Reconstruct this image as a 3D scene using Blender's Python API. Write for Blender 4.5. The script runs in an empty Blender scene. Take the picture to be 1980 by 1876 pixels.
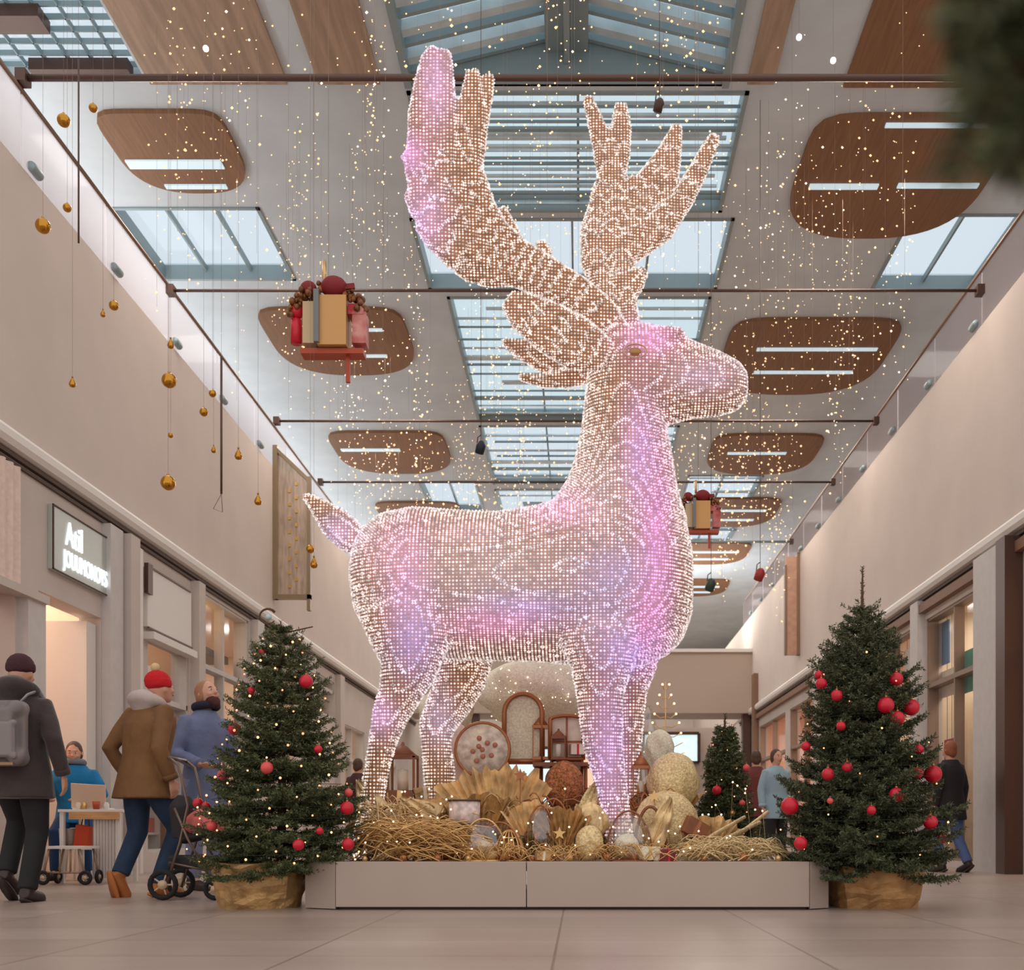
import bpy, math, random
import numpy as np
from mathutils import Vector, Matrix, Euler
random.seed(7)
RNG = np.random.default_rng(11)
PI = math.pi
SC = bpy.context.scene
COL = SC.collection
CAMZ = 0.5
FPX, VX, VY = 2000.0, 1120.0, 1610.0

def P(px, py, D):
    """world point seen at pixel (px,py) at distance D"""
    return Vector(((px - VX) / FPX * D, D, CAMZ + (VY - py) / FPX * D))

def lin(c):
    c = c / 255.0
    return c / 12.92 if c <= 0.04045 else ((c + 0.055) / 1.055) ** 2.4

def rgb(r, g, b):
    return (lin(r), lin(g), lin(b), 1.0)

# ---------------------------------------------------------------- materials
MATS = {}

def mat(name, col, rough=0.6, metal=0.0, emis=None, es=0.0, noise=0.0, nscale=8.0, bump=0.0, bscale=40.0,
        trans=0.0, alpha=1.0, spec=0.5, sheen=0.0, stretch=None, col2=None):
    if name in MATS:
        return MATS[name]
    m = bpy.data.materials.new(name)
    m.use_nodes = True
    nt = m.node_tree
    b = nt.nodes['Principled BSDF']
    b.inputs['Base Color'].default_value = col
    b.inputs['Roughness'].default_value = rough
    b.inputs['Metallic'].default_value = metal
    b.inputs['Specular IOR Level'].default_value = spec
    b.inputs['Transmission Weight'].default_value = trans
    b.inputs['Alpha'].default_value = alpha
    if sheen:
        b.inputs['Sheen Weight'].default_value = sheen
    if emis:
        b.inputs['Emission Color'].default_value = emis
        b.inputs['Emission Strength'].default_value = es
    if noise > 0 or bump > 0 or col2:
        tc = nt.nodes.new('ShaderNodeTexCoord')
        mp = nt.nodes.new('ShaderNodeMapping')
        if stretch:
            mp.inputs['Scale'].default_value = stretch
        nt.links.new(tc.outputs['Object'], mp.inputs['Vector'])
    if noise > 0 or col2:
        n = nt.nodes.new('ShaderNodeTexNoise')
        n.inputs['Scale'].default_value = nscale
        n.inputs['Detail'].default_value = 4
        nt.links.new(mp.outputs['Vector'], n.inputs['Vector'])
        r = nt.nodes.new('ShaderNodeValToRGB')
        c2 = col2 if col2 else tuple(min(1, x * (1 + noise)) for x in col[:3]) + (1,)
        c1 = col if col2 else tuple(x * (1 - noise) for x in col[:3]) + (1,)
        r.color_ramp.elements[0].position = 0.35
        r.color_ramp.elements[1].position = 0.65
        r.color_ramp.elements[0].color = c1
        r.color_ramp.elements[1].color = c2
        nt.links.new(n.outputs['Fac'], r.inputs['Fac'])
        nt.links.new(r.outputs['Color'], b.inputs['Base Color'])
    if bump > 0:
        n2 = nt.nodes.new('ShaderNodeTexNoise')
        n2.inputs['Scale'].default_value = bscale
        n2.inputs['Detail'].default_value = 3
        nt.links.new(mp.outputs['Vector'], n2.inputs['Vector'])
        bp = nt.nodes.new('ShaderNodeBump')
        bp.inputs['Strength'].default_value = bump
        bp.inputs['Distance'].default_value = 0.02
        nt.links.new(n2.outputs['Fac'], bp.inputs['Height'])
        nt.links.new(bp.outputs['Normal'], b.inputs['Normal'])
    MATS[name] = m
    return m

def glass(name, tint, refl=0.08, haze=0.0, hazecol=(0.8, 0.85, 0.9, 1)):
    """thin pane: tinted transparency, some gloss, optional frosting"""
    m = bpy.data.materials.new(name)
    m.use_nodes = True
    nt = m.node_tree
    nt.nodes.clear()
    out = nt.nodes.new('ShaderNodeOutputMaterial')
    t = nt.nodes.new('ShaderNodeBsdfTransparent')
    t.inputs['Color'].default_value = tint
    g = nt.nodes.new('ShaderNodeBsdfGlossy')
    g.inputs['Roughness'].default_value = 0.08
    g.inputs['Color'].default_value = (0.9, 0.95, 1, 1)
    mx = nt.nodes.new('ShaderNodeMixShader')
    mx.inputs[0].default_value = refl
    nt.links.new(t.outputs[0], mx.inputs[1])
    nt.links.new(g.outputs[0], mx.inputs[2])
    last = mx
    if haze > 0:
        tl = nt.nodes.new('ShaderNodeBsdfTranslucent')
        tl.inputs['Color'].default_value = hazecol
        m2 = nt.nodes.new('ShaderNodeMixShader')
        m2.inputs[0].default_value = haze
        nt.links.new(mx.outputs[0], m2.inputs[1])
        nt.links.new(tl.outputs[0], m2.inputs[2])
        last = m2
    nt.links.new(last.outputs[0], out.inputs['Surface'])
    MATS[name] = m
    return m

# ---------------------------------------------------------------- mesh builder
class MB:
    def __init__(s):
        s.v = []; s.f = []; s.mi = []; s.sm = []; s.cur = 0
    def add(s, vs, fs, smooth=False):
        o = len(s.v)
        s.v.extend([tuple(p) for p in vs])
        for f in fs:
            s.f.append(tuple(i + o for i in f)); s.mi.append(s.cur); s.sm.append(smooth)
        return s
    def box(s, c, d, rot=None):
        x, y, z = d[0] / 2, d[1] / 2, d[2] / 2
        vs = [Vector((i, j, k)) for i in (-x, x) for j in (-y, y) for k in (-z, z)]
        if rot is not None:
            R = Euler(rot).to_matrix(); vs = [R @ p for p in vs]
        vs = [p + Vector(c) for p in vs]
        return s.add(vs, [(0, 1, 3, 2), (4, 6, 7, 5), (0, 4, 5, 1), (2, 3, 7, 6), (0, 2, 6, 4), (1, 5, 7, 3)])
    def bb(s, x0, x1, y0, y1, z0, z1):
        return s.box(((x0 + x1) / 2, (y0 + y1) / 2, (z0 + z1) / 2), (abs(x1 - x0), abs(y1 - y0), abs(z1 - z0)))
    def rings(s, rings, cap=True, closed=False, smooth=True):
        n = len(rings[0]); vs = [p for r in rings for p in r]; fs = []
        m = len(rings)
        for i in range(m if closed else m - 1):
            a = i * n; b = ((i + 1) % m) * n
            for j in range(n):
                k = (j + 1) % n
                fs.append((a + j, a + k, b + k, b + j))
        if cap and not closed:
            fs.append(tuple(reversed(range(n)))); fs.append(tuple((m - 1) * n + j for j in range(n)))
        return s.add(vs, fs, smooth)
    def tube(s, pts, r, n=8, cap=True, closed=False, flat=1.0, flatdir=None):
        pts = [Vector(p) for p in pts]
        if not hasattr(r, '__len__'): r = [r] * len(pts)
        rings = []; prev = None
        for i, p in enumerate(pts):
            if closed: t = pts[(i + 1) % len(pts)] - pts[i - 1]
            else: t = pts[min(i + 1, len(pts) - 1)] - pts[max(i - 1, 0)]
            t.normalize()
            if prev is None:
                up = Vector((0, 0, 1)) if abs(t.z) < 0.9 else Vector((1, 0, 0))
                if flatdir is not None: up = Vector(flatdir)
            else: up = prev
            a = up - t * up.dot(t)
            if a.length < 1e-6: a = Vector((0, 1, 0)) - t * t.y
            a.normalize(); b = t.cross(a); prev = a
            rings.append([p + (a * math.cos(2 * PI * j / n) * flat + b * math.sin(2 * PI * j / n)) * r[i] for j in range(n)])
        return s.rings(rings, cap, closed)
    def lathe(s, prof, c=(0, 0, 0), n=20, axis='z', rot=None, cap=True):
        c = Vector(c); rings = []
        R = Euler(rot).to_matrix() if rot is not None else Matrix.Identity(3)
        for r, z in prof:
            rings.append([c + R @ Vector((r * math.cos(2 * PI * j / n), r * math.sin(2 * PI * j / n), z)) for j in range(n)])
        return s.rings(rings, cap)
    def ell(s, c, rad, n=12, m=8, rot=None):
        c = Vector(c)
        if not hasattr(rad, '__len__'): rad = (rad,) * 3
        R = Euler(rot).to_matrix() if rot is not None else Matrix.Identity(3)
        vs = [c + R @ Vector((0, 0, -rad[2]))]
        for i in range(1, m):
            a = -PI / 2 + PI * i / m
            for j in range(n):
                b = 2 * PI * j / n
                vs.append(c + R @ Vector((rad[0] * math.cos(a) * math.cos(b), rad[1] * math.cos(a) * math.sin(b), rad[2] * math.sin(a))))
        vs.append(c + R @ Vector((0, 0, rad[2])))
        fs = [(0, 1 + (j + 1) % n, 1 + j) for j in range(n)]
        for i in range(m - 2):
            for j in range(n):
                k = (j + 1) % n
                fs.append((1 + i * n + j, 1 + i * n + k, 1 + (i + 1) * n + k, 1 + (i + 1) * n + j))
        L = len(vs) - 1
        fs += [(L, 1 + (m - 2) * n + j, 1 + (m - 2) * n + (j + 1) % n) for j in range(n)]
        return s.add(vs, fs, True)
    def octa(s, c, r):
        x, y, z = c
        return s.add([(x + r, y, z), (x - r, y, z), (x, y + r, z), (x, y - r, z), (x, y, z + r), (x, y, z - r)],
                     [(0, 2, 4), (2, 1, 4), (1, 3, 4), (3, 0, 4), (2, 0, 5), (1, 2, 5), (3, 1, 5), (0, 3, 5)])
    def prism(s, outline, y0, y1, axis='y'):
        """outline (u,w) extruded between y0 and y1; axis y: (u,y,w); axis x: (x,u,w); axis z: (u,w,z)"""
        def mk(u, w, t):
            return {'y': (u, t, w), 'x': (t, u, w), 'z': (u, w, t)}[axis]
        n = len(outline)
        vs = [mk(u, w, y0) for u, w in outline] + [mk(u, w, y1) for u, w in outline]
        fs = [tuple(range(n)), tuple(reversed(range(n, 2 * n)))]
        for i in range(n):
            j = (i + 1) % n
            fs.append((i, i + n, j + n, j))
        return s.add(vs, fs)
    def loft(s, st, n=20, ax=None):
        """stations: (centre, a-vector, b-vector)"""
        rings = [[Vector(c) + Vector(a) * math.cos(2 * PI * j / n) + Vector(b) * math.sin(2 * PI * j / n) for j in range(n)] for c, a, b in st]
        return s.rings(rings, True)
    def mesh(s, name, mats, origin=(0, 0, 0)):
        me = bpy.data.meshes.new(name)
        o = Vector(origin)
        me.from_pydata([(p[0] - o.x, p[1] - o.y, p[2] - o.z) for p in s.v], [], s.f)
        if not isinstance(mats, (list, tuple)): mats = [mats]
        for m in mats: me.materials.append(m)
        me.polygons.foreach_set('material_index', s.mi)
        me.polygons.foreach_set('use_smooth', s.sm)
        me.update()
        return me
    def build(s, name, mats, parent=None, origin=None, bevel=0.0):
        """world coordinates in; origin = parent's location for parts"""
        if origin is None:
            origin = parent['_o'] if (parent is not None and '_o' in parent) else (0, 0, 0)
        me = s.mesh(name, mats, origin)
        o = bpy.data.objects.new(name, me); COL.objects.link(o)
        if parent is not None:
            o.parent = parent; o['_o'] = tuple(origin)
        else:
            o.location = origin; o['_o'] = tuple(origin)
        if bevel:
            b = o.modifiers.new('bevel', 'BEVEL'); b.width = bevel; b.segments = 2; b.limit_method = 'ANGLE'
        return o

def tag(o, label=None, cat=None, group=None, kind=None):
    if label: o['label'] = label
    if cat: o['category'] = cat
    if group: o['group'] = group
    if kind: o['kind'] = kind
    return o

def empty(name, loc, label=None, cat=None, group=None):
    o = bpy.data.objects.new(name, None); COL.objects.link(o)
    o.location = loc; o['_o'] = tuple(loc); o.empty_display_size = 0.1
    return tag(o, label, cat, group)

def struct(o, label=None):
    o['kind'] = 'structure'
    if label: o['label'] = label
    return o

def copy_tree(o, parent=None):
    c = o.copy(); COL.objects.link(c)
    if parent is not None: c.parent = parent
    for ch in list(o.children): copy_tree(ch, c)
    return c

def remesh(mb, voxel, smooth=4, origin=(0, 0, 0), name='m', mats=None, fac=0.5):
    """union of closed pieces as one continuous surface"""
    me = mb.mesh(name, mats or [], origin)
    o = bpy.data.objects.new(name, me); COL.objects.link(o)
    r = o.modifiers.new('r', 'REMESH'); r.mode = 'VOXEL'; r.voxel_size = voxel; r.use_smooth_shade = True
    if smooth:
        sm = o.modifiers.new('s', 'SMOOTH'); sm.iterations = smooth; sm.factor = fac
    dg = bpy.context.evaluated_depsgraph_get(); dg.update()
    nm = bpy.data.meshes.new_from_object(o.evaluated_get(dg))
    bpy.data.objects.remove(o, do_unlink=True)
    bpy.data.meshes.remove(me)
    nm.name = name
    if mats:
        nm.materials.clear()
        for m in (mats if isinstance(mats, (list, tuple)) else [mats]): nm.materials.append(m)
    for p in nm.polygons: p.material_index = 0
    return nm

def link_mesh(name, me, parent=None, loc=(0, 0, 0)):
    o = bpy.data.objects.new(name, me); COL.objects.link(o)
    if parent is not None:
        o.parent = parent; o['_o'] = parent['_o']
    else:
        o.location = loc; o['_o'] = tuple(loc)
    return o

def octas(pts, r):
    """numpy: many small octahedra -> verts, faces"""
    pts = np.asarray(pts); n = len(pts)
    r = np.broadcast_to(np.asarray(r), (n,))
    d = np.array([(1, 0, 0), (-1, 0, 0), (0, 1, 0), (0, -1, 0), (0, 0, 1), (0, 0, -1)], float)
    v = pts[:, None, :] + d[None] * r[:, None, None]
    f = np.array([(0, 2, 4), (2, 1, 4), (1, 3, 4), (3, 0, 4), (2, 0, 5), (1, 2, 5), (3, 1, 5), (0, 3, 5)])
    F = (f[None] + (np.arange(n) * 6)[:, None, None]).reshape(-1, 3)
    return v.reshape(-1, 3), F

def np_mesh(name, V, F, mats):
    me = bpy.data.meshes.new(name)
    V = np.ascontiguousarray(V, dtype=np.float32); F = np.ascontiguousarray(F, dtype=np.int32)
    k = F.shape[1]
    me.vertices.add(len(V)); me.vertices.foreach_set('co', V.ravel())
    me.loops.add(F.size); me.loops.foreach_set('vertex_index', F.ravel())
    me.polygons.add(len(F))
    me.polygons.foreach_set('loop_start', np.arange(0, F.size, k, dtype=np.int32))
    me.polygons.foreach_set('loop_total', np.full(len(F), k, dtype=np.int32))
    me.update(calc_edges=True)
    for m in (mats if isinstance(mats, (list, tuple)) else [mats]): me.materials.append(m)
    return me
# ================================================================ the deer
DD = 7.75                                   # distance of the deer's mid plane
def deer_bead_mat():
    m = bpy.data.materials.new('crystal beads with lamps'); m.use_nodes = True
    nt = m.node_tree; b = nt.nodes['Principled BSDF']
    b.inputs['Base Color'].default_value = (0.42, 0.37, 0.34, 1)
    b.inputs['Roughness'].default_value = 0.12
    b.inputs['Specular IOR Level'].default_value = 0.8
    at = nt.nodes.new('ShaderNodeAttribute'); at.attribute_name = 'led'
    ge = nt.nodes.new('ShaderNodeNewGeometry')
    mr = nt.nodes.new('ShaderNodeMapRange')
    mr.inputs['From Min'].default_value = 0.0; mr.inputs['From Max'].default_value = 1.0
    mr.inputs['To Min'].default_value = 0.14; mr.inputs['To Max'].default_value = 0.88
    nt.links.new(ge.outputs['Random Per Island'], mr.inputs['Value'])
    nt.links.new(at.outputs['Color'], b.inputs['Emission Color'])
    nt.links.new(mr.outputs['Result'], b.inputs['Emission Strength'])
    return m
M_BEAD = deer_bead_mat()
M_DEER = mat('rose gold deer frame mesh', rgb(172, 118, 78), 0.5, 0.1, noise=0.15, nscale=14, bump=0.3, bscale=60)
_nt = M_DEER.node_tree; _b = _nt.nodes['Principled BSDF']; _at = _nt.nodes.new('ShaderNodeAttribute'); _at.attribute_name = 'glow'
_nt.links.new(_at.outputs['Color'], _b.inputs['Emission Color']); _b.inputs['Emission Strength'].default_value = 0.34   # glow of the coloured lamps painted onto the skin as emission

deer = empty('reindeer_sculpture', (P(960, 1610, DD).x, DD, 0.31),
             'giant crystal-beaded reindeer figure with tall antlers standing on the plinth', 'sculpture')

# lamps of other colours inside the figure: px, py, sx, sy, colour, amount
LED = [(1268, 1060, 26, 150, (0.95, 0.42, 0.95), 1.0), (1235, 880, 26, 90, (0.78, 0.5, 1.0), .9), (1190, 1110, 60, 50, (0.55, 0.5, 1.0), .75),
       (1010, 1175, 75, 26, (0.52, 0.45, 1.0), 1.0), (950, 1205, 80, 26, (1.0, 0.45, 0.8), .7), (790, 1120, 34, 80, (0.95, 0.5, 0.95), .8),
       (800, 1230, 34, 60, (0.6, 0.5, 1.0), .9), (1255, 655, 45, 30, (1.0, 0.5, 0.95), .9), (1360, 725, 60, 30, (0.8, 0.68, 1.0), .6),
       (1175, 1450, 30, 110, (0.72, 0.5, 1.0), .8), (1210, 1255, 40, 40, (0.6, 0.45, 1.0), .9), (1090, 985, 60, 34, (1.0, 0.55, 0.88), .7),
       (842, 160, 26, 70, (0.85, 0.6, 1.0), .9), (792, 300, 28, 34, (0.95, 0.55, 1.0), .9), (820, 420, 34, 60, (0.85, 0.6, 1.0), .8),
       (655, 1030, 30, 26, (0.8, 0.65, 1.0), .8), (735, 1385, 26, 30, (0.9, 0.6, 1.0), .8), (900, 1030, 60, 20, (1.0, 0.6, 0.8), .4),
       (750, 1060, 40, 40, (1.0, 0.6, 0.85), .5), (850, 1390, 24, 40, (0.8, 0.72, 1.0), .6), (1180, 1200, 60, 60, (0.7, 0.6, 1.0), .5),
       (1250, 1190, 24, 60, (0.95, 0.45, 0.9), .7), (960, 1100, 160, 70, (0.82, 0.8, 0.95), .5), (1170, 950, 40, 80, (0.85, 0.8, 0.95), .4)]

def beads_for(me, part, seed):
    n = len(me.vertices)
    co = np.empty(n * 3, np.float32); me.vertices.foreach_get('co', co); co = co.reshape(-1, 3).astype(float)
    no = np.empty(n * 3, np.float32); me.vertices.foreach_get('normal', no); no = no.reshape(-1, 3)
    co = co + no * 0.004
    rr = np.random.default_rng(seed)
    rad = 0.0078 + 0.0030 * rr.random(n)
    V, F = octas(co, rad)
    bm = np_mesh('crystal_beads', V, F, M_BEAD)
    w = co + np.array(deer['_o'])
    px = w[:, 0] / w[:, 1] * FPX + VX; py = VY - (w[:, 2] - CAMZ) / w[:, 1] * FPX
    base = np.tile(np.array([1.0, 0.85, 0.77]), (n, 1)); glow = np.zeros((n, 3))
    # alternate warm and cool white lamps along the rows
    base *= (0.9 + 0.2 * rr.random((n, 1)))
    for (x, y, sx, sy, c, a) in LED:
        g = 1.0 * min(1, a * 1.1) * np.exp(-(((px - x) / sx) ** 2 + ((py - y) / sy) ** 2) / 1.6)
        cc = np.array(c) ** 1.25
        base = base * (1 - g[:, None]) + cc[None] * 1.35 * g[:, None]; glow = glow * (1 - g[:, None]) + cc[None] * g[:, None]
    cg = me.color_attributes.new('glow', 'FLOAT_COLOR', 'POINT'); ga = np.ones((n, 4)); ga[:, :3] = glow; cg.data.foreach_set('color', ga.astype(np.float32).ravel())
    ca = bm.color_attributes.new('led', 'FLOAT_COLOR', 'POINT')
    arr = np.ones((n, 6, 4)); arr[:, :, :3] = base[:, None, :]
    ca.data.foreach_set('color', arr.astype(np.float32).ravel())
    o = link_mesh('crystal_beads', bm, part); o['kind'] = 'stuff'
    o['label'] = 'rows of clear crystal beads with white, pink and violet lamps'
    return o

def S(px, py, dy):   # deer point
    return P(px, py, DD + dy)

def flat_chain(mb, st, n=16):
    """st: (px,py,hw_px,depth_halfthickness_m,dy). section in the picture plane is perpendicular to the spine"""
    pts = [S(a[0], a[1], a[4]) for a in st]
    L = []
    for i, a in enumerate(st):
        t = pts[min(i + 1, len(pts) - 1)] - pts[max(i - 1, 0)]; t.y = 0; t.normalize()
        q = Vector((t.z, 0, -t.x))
        L.append((pts[i], q * (a[2] * (DD + a[4]) / FPX), Vector((0, a[3], 0))))
    # closed rounded ends
    t0 = (pts[0] - pts[1]).normalized(); t1 = (pts[-1] - pts[-2]).normalized()
    r0 = min(L[0][1].length, L[0][2].length); r1 = min(L[-1][1].length, L[-1][2].length)
    L = [(pts[0] + t0 * r0 * .7, L[0][1] * .55, L[0][2] * .55)] + L + [(pts[-1] + t1 * r1 * .7, L[-1][1] * .5, L[-1][2] * .5)]
    mb.loft(L, n)

def ridged(mb, st, k=3):
    # several parallel strands side by side, as the beaded ropes run along an antler
    for q in range(k):
        o = (q - (k - 1) / 2) / ((k - 1) / 2) if k > 1 else 0
        L = []
        for i, a in enumerate(st):
            b0, b1 = st[max(i - 1, 0)], st[min(i + 1, len(st) - 1)]
            tx, ty = b1[0] - b0[0], b1[1] - b0[1]; n = math.hypot(tx, ty) or 1
            w = a[2] * (1 - 1.0 / k) * o
            L.append((a[0] - ty / n * w, a[1] + tx / n * w, max(5, a[2] / k * 1.12), a[3], a[4]))
        flat_chain(mb, L)

def deer_piece(name, mb, voxel=0.0262, smooth=2, label=None, seed=1, parent=deer):
    me = remesh(mb, voxel, smooth, deer['_o'], name, M_DEER)
    o = link_mesh(name, me, parent)
    if label: o['label'] = label
    beads_for(me, o, seed)
    return o

mb = MB()
# trunk: x, top, bottom, half width
TR = [(682, 1085, 1140, .10), (690, 1048, 1185, .20), (706, 1022, 1215, .27), (740, 996, 1245, .34), (800, 984, 1268, .40), (880, 990, 1274, .41),
      (960, 994, 1276, .42), (1040, 982, 1278, .44), (1100, 962, 1284, .45), (1180, 935, 1290, .44), (1240, 940, 1288, .40),
      (1290, 955, 1266, .33), (1318, 990, 1238, .24), (1336, 1060, 1190, .12)]
mb.loft([(S(x, (t + b) / 2, 0), Vector((0, 0, (b - t) / 2 * DD / FPX)), Vector((0, w, 0))) for x, t, b, w in TR], 28)
NK = [(1120, 1010, 1330, .38), (1050, 1035, 1330, .36), (1000, 1050, 1326, .35), (960, 1078, 1312, .32), (930, 1098, 1306, .29), (890, 1112, 1300, .27), (840, 1124, 1290, .24), (790, 1130, 1281, .22),
      (730, 1136, 1272, .20), (680, 1140, 1262, .18), (640, 1160, 1235, .13)]
mb.loft([(S((l + r) / 2, y, 0), Vector(((r - l) / 2 * DD / FPX, 0, 0)), Vector((0, w, 0))) for y, l, r, w in NK], 24)
HD = [(1158, 690, 750, .10), (1175, 646, 790, .17), (1210, 630, 815, .205), (1250, 628, 826, .205), (1290, 638, 820, .18), (1340, 662, 807, .15),
      (1390, 682, 803, .135), (1425, 700, 792, .115), (1443, 722, 772, .07)]
mb.loft([(S(x, (t + b) / 2, 0), Vector((0, 0, (b - t) / 2 * DD / FPX)), Vector((0, w, 0))) for x, t, b, w in HD], 24)
# chin and brow shaping
mb.ell(S(1290, 645, -.12), (.14, .05, .05)); mb.ell(S(1290, 645, .12), (.14, .05, .05))
# near hind, far hind, near front, far front
legs = [
 [(770, 1110, 88, .10, -.12), (778, 1180, 84, .19, -.22), (797, 1245, 76, .18, -.24), (790, 1295, 54, .15, -.25), (774, 1340, 41, .12, -.25), (756, 1380, 35, .10, -.25), (741, 1430, 27, .085, -.25),
  (730, 1480, 23, .08, -.25), (719, 1540, 23, .08, -.25), (713, 1590, 24, .09, -.26), (708, 1650, 27, .10, -.27)],
 [(905, 1200, 66, .16, .2), (902, 1260, 54, .16, .24), (893, 1310, 48, .14, .25), (868, 1360, 42, .12, .25), (844, 1405, 34, .10, .25), (843, 1440, 28, .09, .25), (849, 1490, 30, .09, .25), (853, 1560, 29, .09, .25), (850, 1645, 30, .10, .25)],
 [(1150, 1160, 82, .14, -.18), (1158, 1230, 76, .17, -.24), (1164, 1290, 60, .15, -.25), (1160, 1340, 46, .12, -.25), (1163, 1400, 41, .11, -.25), (1167, 1450, 36, .10, -.25), (1179, 1500, 31, .09, -.25), (1190, 1560, 26, .085, -.26), (1196, 1600, 25, .09, -.27), (1200, 1648, 28, .10, -.27)],
 [(1235, 1220, 48, .14, .18), (1232, 1290, 36, .13, .24), (1222, 1340, 27, .11, .25), (1219, 1400, 25, .10, .25), (1217, 1450, 22, .085, .25), (1213, 1520, 20, .08, .25), (1213, 1645, 23, .09, .25)]]
for L in legs: flat_chain(mb, L)
body = deer_piece('body', mb, 0.0262, 3, seed=3)

a1 = MB()
t1 = [(1190, 645, 26, .06, -.06), (1160, 605, 30, .065, -.08), (1115, 568, 30, .065, -.12), (1060, 538, 34, .06, -.18), (1000, 510, 42, .06, -.26), (945, 475, 52, .055, -.34), (900, 430, 66, .05, -.40), (868, 375, 76, .05, -.44), (855, 315, 70, .05, -.46), (848, 255, 58, .045, -.47)]
ridged(a1, t1, 4)
for t in ([(838, 290, 48, .05, -.47), (836, 220, 44, .045, -.48), (840, 160, 36, .045, -.48), (845, 118, 29, .04, -.48), (850, 100, 20, .035, -.48)],
          [(888, 350, 36, .045, -.45), (902, 260, 30, .04, -.46), (912, 190, 20, .035, -.46), (914, 140, 10, .03, -.46)],
          [(905, 340, 26, .04, -.44), (922, 250, 19, .035, -.45), (938, 180, 14, .03, -.45), (947, 148, 9, .03, -.45)],
          [(845, 340, 40, .045, -.46), (812, 305, 30, .045, -.47), (792, 293, 22, .04, -.47)],
          [(860, 430, 40, .05, -.42), (822, 392, 34, .05, -.44), (806, 368, 26, .04, -.44)],
          [(895, 480, 44, .05, -.38), (850, 450, 34, .045, -.4), (830, 425, 30, .04, -.42)],
          [(1010, 530, 18, .04, -.25), (950, 534, 20, .04, -.28), (905, 528, 14, .035, -.3), (884, 518, 8, .03, -.31)],
          [(990, 500, 30, .04, -.25), (980, 450, 22, .04, -.24), (969, 405, 9, .03, -.24)],
          [(1060, 525, 18, .035, -.18), (1052, 490, 14, .03, -.17), (1046, 468, 7, .028, -.17)]):
    ridged(a1, t, 3 if t[0][2] > 30 else 2)
deer_piece('antler', a1, 0.024, 1, 'broad palmate antler sweeping up to the left, violet at its tip', 5)
a2 = MB()
for t in ([(1212, 640, 26, .06, .06), (1200, 600, 30, .065, .08), (1188, 555, 40, .06, .12), (1176, 505, 50, .055, .18), (1180, 450, 56, .05, .24), (1190, 410, 50, .05, .28)],
          [(1160, 470, 34, .05, .2), (1172, 400, 32, .045, .27), (1180, 340, 24, .04, .32), (1165, 280, 18, .04, .35), (1148, 225, 13, .035, .36), (1136, 190, 6, .03, .37)],
          [(1178, 360, 24, .04, .3), (1192, 300, 24, .04, .34), (1202, 245, 18, .035, .36), (1200, 205, 11, .03, .37)],
          [(1195, 480, 44, .05, .2), (1235, 420, 52, .045, .27), (1268, 360, 40, .04, .33), (1290, 310, 26, .04, .36), (1303, 268, 14, .035, .38), (1309, 246, 7, .03, .38)],
          [(1215, 480, 30, .045, .2), (1275, 440, 28, .04, .25), (1320, 385, 20, .04, .3), (1350, 330, 17, .035, .34), (1372, 285, 13, .03, .36), (1383, 264, 9, .03, .36)],
          [(1222, 420, 34, .04, .27), (1220, 375, 22, .035, .3), (1226, 345, 9, .03, .31)],
          [(1200, 560, 30, .045, .1), (1225, 545, 22, .04, .1), (1245, 524, 9, .03, .1)]):
    ridged(a2, t, 3 if t[0][2] > 40 else 2)
deer_piece('antler', a2, 0.024, 1, 'antler rising over the brow with five upright tines', 6)
e1 = MB()
ridged(e1, [(1175, 690, 26, .05, -.15), (1120, 668, 48, .055, -.2), (1060, 632, 46, .045, -.24), (1010, 600, 34, .04, -.26), (984, 580, 18, .035, -.27)], 4)
deer_piece('ear', e1, 0.024, 1, 'long near ear pointing back and up', 8)
e2 = MB()
flat_chain(e2, [(1175, 700, 26, .05, .1), (1110, 696, 36, .05, .12), (1050, 690, 30, .045, .13), (1005, 674, 18, .04, .14), (976, 662, 8, .03, .14)])
flat_chain(e2, [(1160, 715, 22, .04, .05), (1100, 732, 18, .04, .07), (1050, 736, 14, .035, .08), (1008, 730, 6, .03, .08)])
deer_piece('ear', e2, 0.024, 1, 'lower far ear with a folded lower edge', 9)
tl = MB()
flat_chain(tl, [(710, 1060, 22, .06, 0), (680, 1040, 30, .06, 0), (648, 1012, 31, .055, 0), (618, 982, 19, .04, 0), (592, 960, 7, .03, 0)])
deer_piece('tail', tl, 0.024, 1, 'short upturned pointed tail', 10)
ey = MB(); c = S(1228, 680, -.205)
ey.ell(c, (.045, .02, .03), 16, 10)
ey.build('eye', mat('gold eye', rgb(176, 132, 84), .35, .5), deer)
ey = MB(); ey.tube([c + Vector((.085 * math.cos(a), -.012, .05 * math.sin(a))) for a in [i * PI / 10 for i in range(20)]], .006, 6, closed=True)
ey.build('eyelid', mat('rose gold rim', rgb(205, 165, 130), .3, .6), deer)
# ================================================================ the mall
XL, XR = -5.4, 5.3
ZC, ZFL, ZFR = 4.2, 6.93, 7.16            # cornice, top of fascia left / right
CZ = 9.0                                   # ceiling
M_WALL = mat('warm plaster', rgb(204, 192, 184), .85, noise=.03, nscale=2)
M_FASC = mat('painted fascia', rgb(210, 196, 186), .8, noise=.03, nscale=1.2)
M_CEIL = mat('pale ceiling', rgb(212, 222, 228), .9, noise=.05, nscale=1.5)
M_BROWN = mat('brown wood ceiling', rgb(140, 100, 68), .6, noise=.12, nscale=3, stretch=(10, .5, 1))
M_DARKB = mat('dark bronze', rgb(92, 68, 58), .4, .3)
M_STEEL = mat('grey blue steel', rgb(150, 168, 172), .5, .2)
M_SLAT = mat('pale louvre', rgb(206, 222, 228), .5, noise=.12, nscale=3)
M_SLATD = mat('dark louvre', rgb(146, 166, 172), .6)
M_WHITE = mat('white enamel', rgb(228, 222, 216), .5)
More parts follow.
